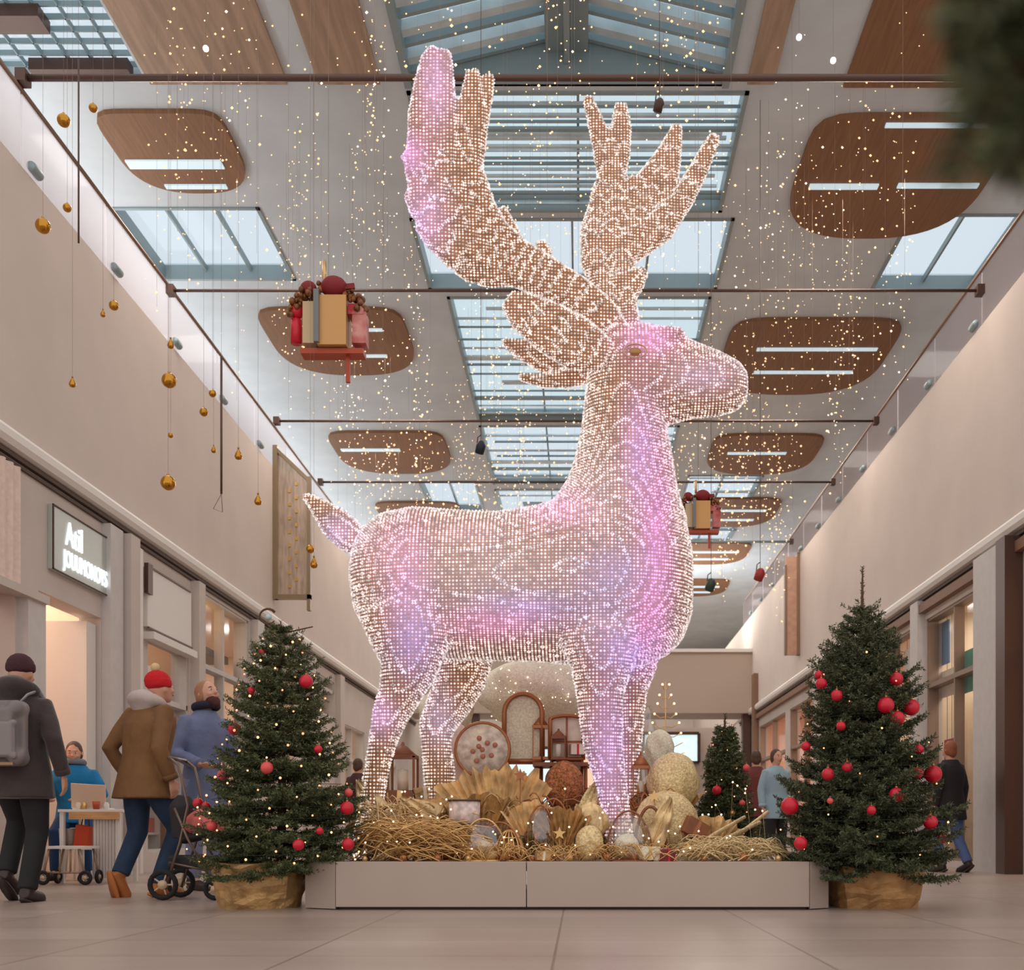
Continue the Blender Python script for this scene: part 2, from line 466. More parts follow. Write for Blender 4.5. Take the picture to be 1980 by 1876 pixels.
M_PILAS = mat('grey pilaster', rgb(204, 198, 194), .6, noise=.03)
M_LINE = mat('dark joint', rgb(80, 60, 48), .6)
G_SKY = glass('skylight glass', (0.62, 0.80, 0.90, 1), .05, .35, (0.68, 0.84, 0.92, 1))
G_SKY2 = glass('frosted skylight glass', (0.66, 0.80, 0.92, 1), .05, .5, (0.72, 0.86, 0.96, 1))
G_BAL = glass('balustrade glass', (0.93, 0.93, 0.95, 1), .02, .6, (0.97, 0.95, 0.97, 1))
G_SHOP = glass('shop glass', (0.93, 0.93, 0.92, 1), .10)
G_CLEAR = glass('clear dome glass', (0.93, 0.9, 0.86, 1), .16)

def floor_mat():
    m = mat('honed stone tiles', rgb(198, 176, 160), .33, spec=.45)
    nt = m.node_tree; b = nt.nodes['Principled BSDF']
    tc = nt.nodes.new('ShaderNodeTexCoord'); mp = nt.nodes.new('ShaderNodeMapping')
    mp.inputs['Location'].default_value = (.10, .15, 0)
    br = nt.nodes.new('ShaderNodeTexBrick')
    br.offset = 0.0; br.inputs['Scale'].default_value = 1.0
    br.inputs['Brick Width'].default_value = 1.04; br.inputs['Row Height'].default_value = 0.62
    br.inputs['Mortar Size'].default_value = 0.007; br.inputs['Mortar Smooth'].default_value = .3
    br.inputs['Color1'].default_value = rgb(178, 162, 152); br.inputs['Color2'].default_value = rgb(170, 153, 143)
    br.inputs['Mortar'].default_value = rgb(140, 120, 108)
    nt.links.new(tc.outputs['Object'], mp.inputs['Vector']); nt.links.new(mp.outputs['Vector'], br.inputs['Vector'])
    n = nt.nodes.new('ShaderNodeTexNoise'); n.inputs['Scale'].default_value = .9; n.inputs['Detail'].default_value = 5
    mp2 = nt.nodes.new('ShaderNodeMapping'); mp2.inputs['Scale'].default_value = (.6, 2.2, 1)
    nt.links.new(tc.outputs['Object'], mp2.inputs['Vector']); nt.links.new(mp2.outputs['Vector'], n.inputs['Vector'])
    mx = nt.nodes.new('ShaderNodeMix'); mx.data_type = 'RGBA'; mx.blend_type = 'MULTIPLY'
    mx.inputs[0].default_value = .55
    rp = nt.nodes.new('ShaderNodeValToRGB'); rp.color_ramp.elements[0].color = (.72, .66, .62, 1); rp.color_ramp.elements[1].color = (1, 1, 1, 1)
    rp.color_ramp.elements[0].position = .3; rp.color_ramp.elements[1].position = .7
    nt.links.new(n.outputs['Fac'], rp.inputs['Fac'])
    nt.links.new(br.outputs['Color'], mx.inputs[6]); nt.links.new(rp.outputs['Color'], mx.inputs[7])
    nt.links.new(mx.outputs[2], b.inputs['Base Color'])
    return m
fl = MB(); fl.bb(-9, 9, -6, 52, -.12, 0)
struct(fl.build('floor', floor_mat()))

# ---- side walls: piers, headers and fascias on the plane of the shopfronts
def side_wall(name, X, sgn, bays, ztop, fasc_off=0.0):
    """sgn -1 left, +1 right. bays: (D0, D1, zbottom, ztop) openings"""
    w = MB(); t = .25
    x0, x1 = (X - t, X) if sgn < 0 else (X, X + t)
    cur = 7.0
    for (a, b, zb, zt) in sorted(bays):
        if a > cur: w.bb(x0, x1, cur, a, 0, ZC)
        if zb > 0: w.bb(x0, x1, a, b, 0, zb)
        if zt < ZC: w.bb(x0, x1, a, b, zt, ZC)
        cur = b
    w.bb(x0, x1, cur, 34, 0, ZC)
    w.bb(x0, x1, 34, 48, 0, ZC)
    return struct(w.build(name, M_WALL))
L_BAYS = [(8.6, 9.9, 0, 2.78), (10.33, 11.68, 0, 2.92), (12.95, 14.3, .25, 2.98), (14.7, 16.9, .25, 3.95), (17.4, 20.3, .25, 3.4), (20.9, 22.8, 3.0, 3.8), (23.4, 26, 0.2, 3.0), (27, 30.5, .2, 3.3)]
R_BAYS = [(10.9, 12.25, 0, 3.7), (13.6, 15.8, .1, 3.75), (16.3, 19.0, .1, 3.75), (19.6, 22.5, .1, 3.6), (23, 26, .1, 3.6), (26.6, 30.4, .1, 3.6)]
side_wall('wall_left', XL, -1, L_BAYS, ZFL)
side_wall('wall_right', XR, 1, R_BAYS, ZFR)
f = MB(); f.bb(XL - .25, XL + .02, 6.0, 48, ZC, ZFL); struct(f.build('wall_left_fascia', M_FASC))
f = MB(); f.bb(XR - .02, XR + .25, 6.0, 48, ZC, ZFR); struct(f.build('wall_right_fascia', M_FASC))
# cornices: a pale rounded band with dark strips under it
for nm, X, s in (('trim_1', XL, 1), ('trim_2', XR, -1)):
    c = MB()
    c.prism([(X, 4.10), (X + s * .10, 4.12), (X + s * .13, 4.17), (X + s * .13, 4.24), (X + s * .09, 4.29), (X, 4.30)], 6.0, 34, 'y')
    struct(c.build(nm, M_WHITE))
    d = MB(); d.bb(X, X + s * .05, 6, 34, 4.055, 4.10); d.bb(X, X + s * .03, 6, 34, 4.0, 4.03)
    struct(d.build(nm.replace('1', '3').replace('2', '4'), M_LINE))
# upper floors behind the balustrades
for nm, x0, x1, z in (('floor_gallery_left', -8.6, XL - .25, ZFL), ('floor_gallery_right', XR + .25, 8.6, ZFR)):
    g = MB(); g.bb(x0, x1, 6, 48, z - .4, z - .05); struct(g.build(nm, M_WALL))
for nm, x0, x1, z in (('wall_gallery_left', -8.8, -8.6, ZFL), ('wall_gallery_right', 8.6, 8.8, ZFR)):
    g = MB(); g.bb(x0, x1, 6, 48, 0, CZ); struct(g.build(nm, M_WALL))

# balustrades
for X, z0, z1, s, lab in ((XL, ZFL, 7.68, 1, 'glass balustrade with bronze handrail along the left gallery'), (XR, ZFR, 7.9, -1, 'glass balustrade with bronze handrail along the right gallery')):
    e = empty('glass_balustrade', (X, 8, z0), lab, 'balustrade')
    D = 6.4; k = 0
    while D < 33:
        p = MB(); p.bb(X - .008, X + .008, D + .01, D + 1.78, z0 - .28, z1 - .03); p.build('glass_panel', G_BAL, e)
        c = MB()
        c.lathe([(.045, 0), (.05, .02), (.05, .16), (.045, .18)], (X + s * .03, D + .3, z0 + .1), 10, rot=(PI / 2, 0, 0))
        c.build('clamp', M_STEEL, e)
        D += 1.8
    h = MB(); h.tube([(X, 6.4, z1), (X, 33, z1)], .028, 8); h.build('handrail', mat('bronze rail', rgb(132, 108, 92), .4, .4), e)

# ---- ceiling with openings (x0,x1,D0,D1)
OPEN = [(-1.98, 1.7, 10.2, 11.75), (-1.98, 1.95, 11.85, 14.15), (-2.35, 2.15, 14.3, 16.15), (-2.1, 2.1, 16.4, 21.3), (-2.1, 2.1, 21.6, 25.2), (-2.1, 2.1, 25.6, 31.5), (-2.1, 2.1, 32.2, 46),
        (-7.0, -4.9, 10.2, 11.7), (-6.4, -4.35, 14.05, 15.9), (4.55, 6.2, 14.2, 16.2), (-3.9, -2.5, 25.0, 27.5), (2.6, 4.4, 24.6, 31)]
ys = sorted(set([10.15, 48] + [a for o in OPEN for a in o[2:]]))
cl = MB()
for y0, y1 in zip(ys[:-1], ys[1:]):
    cuts = sorted([(o[0], o[1]) for o in OPEN if o[2] <= y0 + 1e-6 and o[3] >= y1 - 1e-6])
    x = -8.6
    for a, b in cuts:
        if a > x: cl.bb(x, a, y0, y1, CZ, CZ + .25)
        x = max(x, b)
    cl.bb(x, 8.6, y0, y1, CZ, CZ + .25)
struct(cl.build('ceiling', M_CEIL))

# window_1: pitched skylight with rafters (nearest the viewer)
def skylight(name, parts):
    e = empty(name, parts[0]); e['kind'] = 'structure'; return e
e = empty('window_1', (0, 11, CZ)); struct(e)
rid = 9.5; xm = -.14
g = MB()
for x0, x1 in ((-1.98, xm), (1.7, xm)):
    g.add([(x0, 10.2, CZ + .2), (x0, 11.75, CZ + .2), (x1, 11.75, rid + .15), (x1, 10.2, rid + .15)], [(0, 1, 2, 3)])
g.build('pane', G_SKY, e)
r = MB()
for i in range(8):
    y = 10.25 + i * .2
    for x0 in (-1.98, 1.7):
        r.cur = i % 2
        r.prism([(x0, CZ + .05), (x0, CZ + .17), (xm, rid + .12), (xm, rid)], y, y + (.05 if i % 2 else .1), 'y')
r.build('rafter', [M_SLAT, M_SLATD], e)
b = MB(); b.bb(xm - .24, xm + .24, 10.2, 11.75, rid - .16, rid - .02); b.bb(xm - .03, xm + .03, 10.2, 11.75, rid - .3, rid - .16)
b.build('ridge_beam', M_STEEL, e)
b = MB(); b.bb(-1.98, -1.9, 10.2, 11.75, CZ - .05, CZ + .2); b.bb(1.62, 1.7, 10.2, 11.75, CZ - .05, CZ + .2); b.prism([(-1.98, CZ), (1.7, CZ), (1.7, CZ + .1), (xm, rid + .1), (-1.98, CZ + .1)], 11.72, 11.78, 'y'); b.build('curb', M_STEEL, e)
# flat glazed bays with louvres
def flat_bay(k, x0, x1, y0, y1, n, gm, ncross, seed):
    rr = random.Random(seed)
    e = empty('window_%d' % k, ((x0 + x1) / 2, y0, CZ)); struct(e)
    g = MB(); g.add([(x0, y0, CZ + .2), (x1, y0, CZ + .2), (x1, y1, CZ + .2), (x0, y1, CZ + .2)], [(0, 1, 2, 3)]); g.build('pane', gm, e)
    if n:
        s = MB()
        for i in range(n):
            y = y0 + (y1 - y0) * (i + .3 + .3 * rr.random()) / n
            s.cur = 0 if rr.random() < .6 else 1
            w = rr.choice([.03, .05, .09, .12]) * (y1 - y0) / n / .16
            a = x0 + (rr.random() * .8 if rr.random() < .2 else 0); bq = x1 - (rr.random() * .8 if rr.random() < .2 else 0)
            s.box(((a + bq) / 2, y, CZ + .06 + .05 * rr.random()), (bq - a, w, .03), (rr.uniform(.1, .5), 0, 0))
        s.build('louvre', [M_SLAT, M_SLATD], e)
    fr = MB(); t = .05
    fr.bb(x0, x1, y0, y0 + t, CZ - .02, CZ + .2); fr.bb(x0, x1, y1 - t, y1, CZ - .02, CZ + .2); fr.bb(x0, x0 + t, y0, y1, CZ - .02, CZ + .2); fr.bb(x1 - t, x1, y0, y1, CZ - .02, CZ + .2)
    for i in range(1, ncross):
        x = x0 + (x1 - x0) * i / ncross; fr.bb(x - .015, x + .015, y0, y1, CZ + .1, CZ + .19)
    fr.build('frame', M_STEEL, e)
flat_bay(2, -1.98, 1.95, 11.85, 14.15, 20, G_SKY, 2, 1)
flat_bay(3, -2.35, 2.15, 14.3, 16.15, 0, G_SKY2, 4, 2)
flat_bay(4, -2.1, 2.1, 16.4, 21.3, 14, G_SKY, 3, 3)
flat_bay(5, -2.1, 2.1, 21.6, 25.2, 8, G_SKY2, 3, 4)
flat_bay(6, -2.1, 2.1, 25.6, 31.5, 10, G_SKY2, 3, 5)
flat_bay(7, -2.1, 2.1, 32.2, 46, 8, G_SKY2, 3, 6)
flat_bay(9, -6.4, -4.35, 14.05, 15.9, 0, G_SKY2, 3, 7)
flat_bay(10, 4.55, 6.2, 14.2, 16.2, 0, G_SKY2, 2, 8)
flat_bay(11, -3.9, -2.5, 25.0, 27.5, 0, G_SKY2, 2, 9)
flat_bay(12, 2.6, 4.4, 24.6, 31, 6, G_SKY2, 2, 10)
# window_8: gridded rooflight far left
e = empty('window_8', (-6, 10.2, CZ)); struct(e)
g = MB(); g.add([(-7, 10.2, CZ + .2), (-4.9, 10.2, CZ + .2), (-4.9, 11.7, CZ + .2), (-7, 11.7, CZ + .2)], [(0, 1, 2, 3)]); g.build('pane', G_SKY2, e)
b = MB()
for i in range(9): b.bb(-7, -4.9, 10.25 + i * .17, 10.265 + i * .17, CZ + .1, CZ + .16)
for i in range(9): b.bb(-7 + i * .26, -6.985 + i * .26, 10.2, 11.7, CZ + .1, CZ + .16)
b.build('glazing_bar', M_SLATD, e)
b = MB(); b.bb(-6.6, -5.6, 10.7, 10.95, CZ - .05, CZ + .08); b.bb(-6.1, -5.0, 11.45, 11.6, CZ - .05, CZ + .08); b.build('duct', M_DARKB, e)

# brown ceiling fields near the viewer and dropped round panels with light slots
def ceiling_field(k, x0, x1, y0, y1, z=CZ - .04):
    b = MB(); b.bb(x0, x1, y0, y1, z, CZ - .002); struct(b.build('trim_%d' % k, M_BROWN if k == 12 else M_BROWN2))
M_BROWN2 = mat('tan ceiling board', rgb(176, 150, 128), .6, noise=.15, nscale=2, stretch=(6, .5, 1))
ceiling_field(10, -4.85, -3.3, 10.2, 11.7); ceiling_field(11, -2.95, -2.25, 10.2, 11.7); ceiling_field(12, 3.0, 5.9, 10.2, 11.75); ceiling_field(13, 1.9, 2.2, 10.2, 11.7)
M_SLOT = mat('linear lamp', rgb(190, 210, 215), .5, emis=(0.62, 0.78, 0.86, 1), es=.55)
PANELS = []
def round_panel(cx, cy, r, slots, label, cut=None, cz=CZ - .06):
    PANELS.append((cx, cy, cz - .04))
    e = empty('ceiling_panel', (cx, cy, cz), label, 'ceiling panel', None)
    out = []
    for i in range(56):
        a = 2 * PI * i / 56
        c_, s_ = math.cos(a), math.sin(a)
        p_ = 7 if s_ > 0 else 2.6
        q_ = (abs(c_) ** p_ + abs(s_) ** p_) ** (-1 / p_)
        out.append((cx + r * c_ * q_, cy - r * s_ * q_ * 1.0))
    m = MB(); m.prism(out, cz, CZ - .002, 'z'); m.build('panel', M_BROWN, e)
    for (y, x0, x1, w) in slots:
        s = MB(); s.bb(cx + x0, cx + x1, cy + y - w / 2, cy + y + w / 2, cz - .02, cz + .004); s.build('light_strip', M_SLOT, e)
round_panel(4.05, 13.45, 1.25, [(0.05, -1.05, -.15, .10), (0.03, .1, 1.15, .09), (-1.12, -.4, .9, .07)], 'nearest round brown ceiling panel with pale light slots at upper right')
round_panel(-5.0, 12.9, .76, [(.15, -.7, .5, .16), (.6, -.4, .4, .08)], 'nearest small brown ceiling panel with pale light slots at upper left')
round_panel(-4.1, 17.9, 1.2, [(-.55, .1, .8, .08), (.4, -.1, .7, .09)], 'round brown ceiling panel behind the hanging gift decoration on the left')
round_panel(4.0, 18.5, 1.45, [(-.45, -.9, 1.2, .10), (.45, -.8, 1.0, .10)], 'round brown ceiling panel right beside the reindeer muzzle')
round_panel(-4.15, 23.1, 1.25, [(-.3, -1.1, .2, .14)], 'brown ceiling panel above the reindeer back, third on the left side')
round_panel(4.1, 23.2, 1.2, [(-.2, -.8, .5, .12)], 'brown ceiling panel on the right behind the reindeer throat, third on its side')
round_panel(-4.2, 27.6, 1.1, [(.1, -.3, .9, .16)], 'small far brown ceiling panel just above the reindeer rump')
round_panel(4.0, 27.4, 1.2, [(-.3, -1, .9, .14), (.5, -1, .7, .14)], 'far striped brown ceiling panel behind the right gift decoration')
round_panel(3.9, 31.4, 1.2, [(-.3, -1, .9, .18), (.5, -1, .7, .18)], 'farther striped brown ceiling panel low on the right of the reindeer chest')
round_panel(3.9, 35.8, 1.2, [(-.3, -1, .9, .2), (.5, -1, .7, .2)], 'farthest striped brown ceiling panel beside the reindeer chest')
round_panel(-4.0, 33, 1.2, [(-.3, -1, .9, .2)], 'farthest brown ceiling panel behind the reindeer tail')

# cross beams and thin tie rods
beams = [(9.95, 7.76, .032, M_DARKB, 'thick dark bronze beam crossing just above the antler tips'), (13.55, 7.6, .02, M_DARKB, 'grey tie beam crossing behind the base of the antlers'),
         (18.3, 7.78, .022, M_DARKB, 'tie beam crossing behind the reindeer throat'), (21.4, 7.75, .022, M_DARKB, 'tie beam crossing behind the reindeer neck, above the withers'), (25.6, 7.7, .03, M_STEEL, 'farthest pale tie beam above the reindeer back')]
for D, z, r, m, lab in beams:
    b = MB(); b.tube([(XL, D, z), (XR, D, z)], r, 8)
    e = tag(b.build('tie_beam', m, origin=(XL, D, z)), lab, 'beam')
    q = MB()
    for x in (XL + .05, XR - .05): q.box((x, D, z), (.1, .12, .12))
    q.build('end_bracket', M_DARKB, e)

# end of the mall: a bridge with shops below
w = MB(); w.bb(XL, XR, 31.6, 33.4, 4.15, 6.0); struct(w.build('wall_back', mat('bridge front', rgb(190, 172, 158), .8)))
w = MB(); w.bb(XL, XR, 31.5, 33.4, 6.0, 6.1); struct(w.build('trim_5', M_WHITE))
w = MB(); w.bb(-8.6, 8.6, 48, 48.3, 0, CZ + .3); struct(w.build('wall_end', M_WALL))
w = MB()
for x in (-3.2, 0, 5.15): w.bb(x - .12, x + .12, 31.8, 32.1, 0, 4.15)
struct(w.build('trim_6', M_DARKB))
M_BLUEWIN = mat('lit far window', rgb(190, 215, 222), .5, emis=(0.62, 0.8, 0.86, 1), es=.9)
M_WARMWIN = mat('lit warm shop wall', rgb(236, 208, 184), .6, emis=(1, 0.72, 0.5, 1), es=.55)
w = MB(); w.bb(-5.2, 5.2, 35.6, 35.7, 0, 4.1); struct(w.build('wall_far_shops', mat('far shop wall', rgb(214, 200, 190), .7)))
k = 0
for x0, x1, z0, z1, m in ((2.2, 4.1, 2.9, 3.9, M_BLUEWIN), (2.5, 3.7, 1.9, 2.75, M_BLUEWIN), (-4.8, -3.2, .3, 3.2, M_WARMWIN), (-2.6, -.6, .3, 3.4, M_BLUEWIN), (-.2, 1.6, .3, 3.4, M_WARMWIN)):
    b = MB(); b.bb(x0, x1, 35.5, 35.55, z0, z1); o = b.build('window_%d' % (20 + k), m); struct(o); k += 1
    f = MB()
    for a in (x0, x1): f.bb(a - .05, a + .05, 35.42, 35.58, z0, z1)
    for a in (z0, z1): f.bb(x0, x1, 35.42, 35.58, a - .05, a + .05)
    f.build('frame', M_DARKB, o)

# ---- shop interiors
M_SHOPIN = mat('shop interior wall', rgb(238, 214, 192), .8)
def shop(name, s, y0, y1, depth, col, zt=3.9, power=60):
    X = XL - .25 if s < 0 else XR + .25
    xb = X + s * depth
    w = MB()
    w.bb(min(xb, xb + s * .1), max(xb, xb + s * .1), y0, y1, 0, zt)
    w.bb(min(X, xb), max(X, xb), y0 - .05, y0, 0, zt); w.bb(min(X, xb), max(X, xb), y1, y1 + .05, 0, zt)
    w.bb(min(X, xb), max(X, xb), y0, y1, zt, zt + .08)
    struct(w.build(name, col))
    L = bpy.data.lights.new('shop ceiling lamp', 'AREA'); L.shape = 'RECTANGLE'; L.size = depth * .6; L.size_y = (y1 - y0) * .7
    L.energy = power * .42; L.color = (1, .86, .74)
    o = bpy.data.objects.new('shop_ceiling_lamp', L); COL.objects.link(o); o.location = ((X + xb) / 2, (y0 + y1) / 2, zt - .05)
shop('wall_shop_left_1', -1, 8.0, 9.98, 2.4, mat('pink shop wall', rgb(228, 200, 190), .8), 3.9, 45)
shop('wall_shop_left_2', -1, 10.1, 12.3, 2.6, mat('peach shop wall', rgb(240, 212, 188), .8), 3.9, 120)
shop('wall_shop_left_3', -1, 12.6, 14.5, 2.6, mat('tan shop wall', rgb(196, 160, 128), .8), 3.9, 60)
shop('wall_shop_left_4', -1, 14.65, 20.6, 2.6, M_SHOPIN, 4.0, 120)
shop('wall_shop_left_5', -1, 20.8, 31, 2.6, M_SHOPIN, 4.0, 150)
shop('wall_shop_right_1', 1, 10.6, 13.2, 2.6, mat('honey shop wall', rgb(214, 176, 140), .8), 3.9, 90)
shop('wall_shop_right_2', 1, 13.4, 16.0, 2.6, mat('cream shop wall', rgb(222, 204, 178), .8), 3.9, 130)
shop('wall_shop_right_3', 1, 16.2, 22.6, 2.6, M_SHOPIN, 3.9, 160)
shop('wall_shop_right_4', 1, 22.8, 31, 2.6, mat('rosy shop wall', rgb(240, 200, 176), .8), 3.9, 220)

# glazing in the openings
k = 30
for s, bays, X in ((-1, L_BAYS, XL), (1, R_BAYS, XR)):
    for i, (a, b_, zb, zt) in enumerate(bays):
        if s < 0 and i in (0, 1): continue
        e = empty('window_%d' % k, (X - s * 0, (a + b_) / 2, zb)); struct(e); k += 1
        g = MB(); xx = X + s * .12
        g.add([(xx, a, zb), (xx, b_, zb), (xx, b_, zt), (xx, a, zt)], [(0, 1, 2, 3)]); g.build('pane', G_SHOP, e)
        fr = MB(); t = .035
        for y in (a, b_): fr.bb(X + s * .02, X + s * .18, y - t, y + t, zb, zt)
        for z in (zb, zt, zb + (zt - zb) * .72): fr.bb(X + s * .02, X + s * .18, a, b_, z - t, z + t)
        if b_ - a > 1.6: fr.bb(X + s * .03, X + s * .17, (a + b_) / 2 - t * .7, (a + b_) / 2 + t * .7, zb, zt)
        fr.build('frame', mat('shopfront frame', rgb(150, 128, 112), .5, .2) if s > 0 else M_PILAS, e)

# ---- left shopfront details
def pilaster(k, X, y0, y1, z0, z1, d, s, m):
    b = MB(); b.bb(X, X + s * d, y0, y1, z0, z1); struct(b.build('trim_%d' % k, m), None)
pilaster(20, XL, 11.7, 12.02, 0, 4.0, .10, 1, M_PILAS); pilaster(21, XL, 12.1, 12.35, 0, 4.0, .16, 1, M_WALL); pilaster(22, XL, 12.42, 12.62, 0, 3.95, .08, 1, M_WHITE)
pilaster(23, XL, 14.38, 14.62, 0, 4.0, .12, 1, M_WALL); pilaster(24, XL, 9.95, 10.28, 0, 2.8, .10, 1, M_PILAS); pilaster(25, XL, 8.0, 10.28, 2.76, 2.84, .14, 1, M_WALL)
pilaster(26, XL, 17.0, 17.35, 0, 4.0, .12, 1, M_PILAS); pilaster(27, XL, 20.4, 20.8, 0, 4.0, .12, 1, M_WALL); pilaster(28, XL, 22.9, 23.3, 0, 4.0, .12, 1, M_WALL)
pilaster(30, XR, 12.35, 12.62, 0, 4.05, .22, -1, M_DARKB); pilaster(31, XR, 12.75, 13.5, 0, 4.05, .16, -1, M_PILAS); pilaster(32, XR, 15.85, 16.2, 0, 4.05, .12, -1, M_PILAS)
pilaster(33, XR, 19.1, 19.5, 0, 4.05, .12, -1, M_PILAS); pilaster(34, XR, 22.55, 22.95, 0, 4.05, .12, -1, M_WALL); pilaster(35, XR, 10.0, 31, 3.85, 3.98, .10, -1, mat('brown head rail', rgb(134, 100, 78), .6))
pilaster(36, XR, 30.5, 30.9, 0, 5.2, .15, -1, mat('brown head rail', rgb(134, 100, 78), .6))
pilaster(29, -5.9, 11.44, 11.66, 0, 2.84, .45, 1, M_WHITE)
# curtain panel of the first shop
c = MB(); cv = []
for i in range(60):
    y = 8.2 + i * 1.65 / 59; cv.append((XL + .05 + .02 * math.sin(i * 1.3), y))
c.prism([(x, y) for x, y in cv] + [(x + .012, y) for x, y in reversed(cv)], 2.86, 3.98, 'z')
tag(c.build('curtain', mat('pale pink curtain', rgb(226, 204, 190), .8, noise=.06, nscale=20), origin=(XL, 9, 3.9)), 'pale pink glittery curtain above the ledge at the left edge of the photo', 'curtain')
# shop sign with white lit lettering
e = empty('shop_sign', (XL + .03, 11.15, 3.18), 'grey glass shop sign with white glowing lettering above the doorway at left', 'sign')
b = MB(); b.bb(XL, XL + .05, 10.5, 11.87, 3.18, 3.84); b.build('board', mat('grey glass board', rgb(178, 182, 174), .25, spec=.7), e, bevel=.006)
b = MB()
b.bb(XL + .05, XL + .062, 10.5, 10.52, 3.18, 3.84)
b.bb(XL + .05, XL + .062, 10.5, 11.87, 3.83, 3.842); b.bb(XL + .05, XL + .062, 10.5, 11.87, 3.178, 3.19); b.build('edge_strip', M_LINE, e)
M_LIT = mat('lit lettering', rgb(235, 242, 248), .4, emis=(0.85, 0.93, 1, 1), es=1.5)
def text3d(txt, size, loc, rot, m, parent, name='lettering', ext=.006, sx=1.0):
    c = bpy.data.curves.new(name, 'FONT'); c.body = txt; c.size = size; c.extrude = ext
    t = bpy.data.objects.new(name, c); COL.objects.link(t)
    dg = bpy.context.evaluated_depsgraph_get(); dg.update()
    me = bpy.data.meshes.new_from_object(t.evaluated_get(dg)); bpy.data.objects.remove(t, do_unlink=True)
    M = Matrix.Translation(Vector(loc) - Vector(parent['_o'])) @ Euler(rot).to_matrix().to_4x4() @ Matrix.Diagonal((sx, 1, 1, 1))
    me.transform(M); me.materials.clear(); me.materials.append(m)
    return link_mesh(name, me, parent)
# text runs along +D on the left wall, reading from the aisle
text3d('Atil', .36, (XL + .06, 10.76, 3.50), (PI / 2, 0, PI / 2), M_LIT, e, sx=.72)
text3d('JOUUMONOTS', .25, (XL + .06, 10.72, 3.27), (PI / 2, 0, PI / 2), M_LIT, e, sx=.58)
# white shutter panel
e = empty('shutter_panel', (XL, 13.5, 3.05), 'white framed shutter panel with dark bracket beside the grey pilaster', 'panel')
b = MB(); b.bb(XL, XL + .06, 12.8, 14.25, 3.05, 3.8); b.build('board', M_WHITE, e, bevel=.01)
b = MB(); b.bb(XL + .05, XL + .10, 12.72, 12.86, 3.45, 3.82); b.bb(XL + .06, XL + .075, 12.8, 14.2, 3.79, 3.81); b.bb(XL + .06, XL + .075, 12.8, 14.25, 3.03, 3.05); b.build('bracket', M_DARKB, e)
b = MB(); b.bb(XL, XL + .14, 12.8, 14.25, 2.9, 2.99); b.build('bottom_rail', M_WHITE, e)
# small lamps & cabinet inside the fourth shop
for i, (y, z) in enumerate(((15.2, 3.42), (15.75, 3.4))):
    e = empty('wall_lamp', (XL - .5, y, z), ['nearer yellow lantern lamp behind the left shop glass', 'farther yellow lantern lamp behind the left shop glass'][i], 'lamp')
    b = MB(); b.lathe([(.10, 0), (.13, .02), (.13, .42), (.10, .46)], (XL - .5, y, z), 12); b.build('shade', mat('warm lamp shade', rgb(255, 214, 140), .6, emis=(1, .62, .25, 1), es=2.2), e)
    b = MB(); b.tube([(XL - .5, y, z + .46), (XL - .5, y, 4.0)], .01, 6); b.build('rod', M_DARKB, e)
b = MB(); b.bb(XL - .9, XL - .3, 14.8, 16.8, 3.22, 3.34); tag(b.build('shelf', M_DARKB, origin=(XL - .6, 15.8, 3.2)), 'dark shelf carrying the yellow lanterns in the left shop', 'shelf')

# goods on shelves, both sides
GOODC = [rgb(170, 60, 60), rgb(70, 110, 150), rgb(60, 130, 110), rgb(214, 180, 120), rgb(236, 228, 214), rgb(60, 54, 60), rgb(200, 110, 90), rgb(120, 160, 190)]
GM = [mat('goods cloth %d' % i, c, .75) for i, c in enumerate(GOODC)]
rr = random.Random(5)
def rack(x, y0, y1, lab, s, levels=(0.5, 1.1, 1.7, 2.3), sig=0):
    e = empty('shelf_unit', (x, y0, 0), lab, 'shelf unit')
    b = MB()
    b.bb(x - .16, x + .16, y0, y0 + .04, 0, levels[-1] + .5); b.bb(x - .16, x + .16, y1 - .04, y1, 0, levels[-1] + .5)
    b.bb(x + s * .14, x + s * .16, y0, y1, 0, levels[-1] + .5)
    b.build('frame', M_WHITE, e)
    for z in levels:
        b = MB(); b.bb(x - .15, x + .15, y0 + .04, y1 - .04, z - .03, z); b.build('shelf', M_WHITE, e)
    return e
GOODN = 0
def goods(x, y0, y1, levels, where, grp, n=5):
    for li, z in enumerate(levels):
        for j in range(n):
            y = y0 + (j + .5) * (y1 - y0) / n
            h = rr.uniform(.16, .36); w = rr.uniform(.08, .15); m = rr.choice(GM); kind = rr.random()
            b = MB()
            if kind < .4:
                b.box((x, y, z + h / 2), (w * 1.4, w * 1.8, h)); nm, cat = 'gift_box', 'box'
            elif kind < .7:
                b.lathe([(w * .5, 0), (w * .8, .03), (w * .8, h * .6), (w * .3, h * .8), (w * .3, h)], (x, y, z), 12); nm, cat = 'bottle', 'bottle'
            else:
                b.lathe([(w * .9, 0), (w, h * .3), (w * .85, h * .65), (w * .2, h * .7)], (x, y, z), 12); nm, cat = 'jar', 'jar'
            tag(b.build(nm, m, origin=(x, y, z)), '%s among the goods shelved %s' % (nm.replace('_', ' '), where), cat, grp + ', ' + cat)
for (x, y0, y1, s, w, g) in ((-5.95, 13.0, 14.3, -1, 'behind the brown jacket walker', 'goods in the third left shop'), (-6.25, 14.9, 16.9, -1, 'behind the blue coat person', 'goods in the fourth left shop'),
                     (6.3, 13.7, 15.7, 1, 'behind the glass right of the big fir tree', 'goods in the second right shop'), (6.2, 16.6, 18.8, 1, 'in the right shop above the fir tree', 'goods in the third right shop')):
    rack(x, y0, y1, 'white shelf unit of mixed goods ' + w, s)
    goods(x, y0 + .06, y1 - .06, (0.5, 1.1, 1.7, 2.3), w, g, 5)
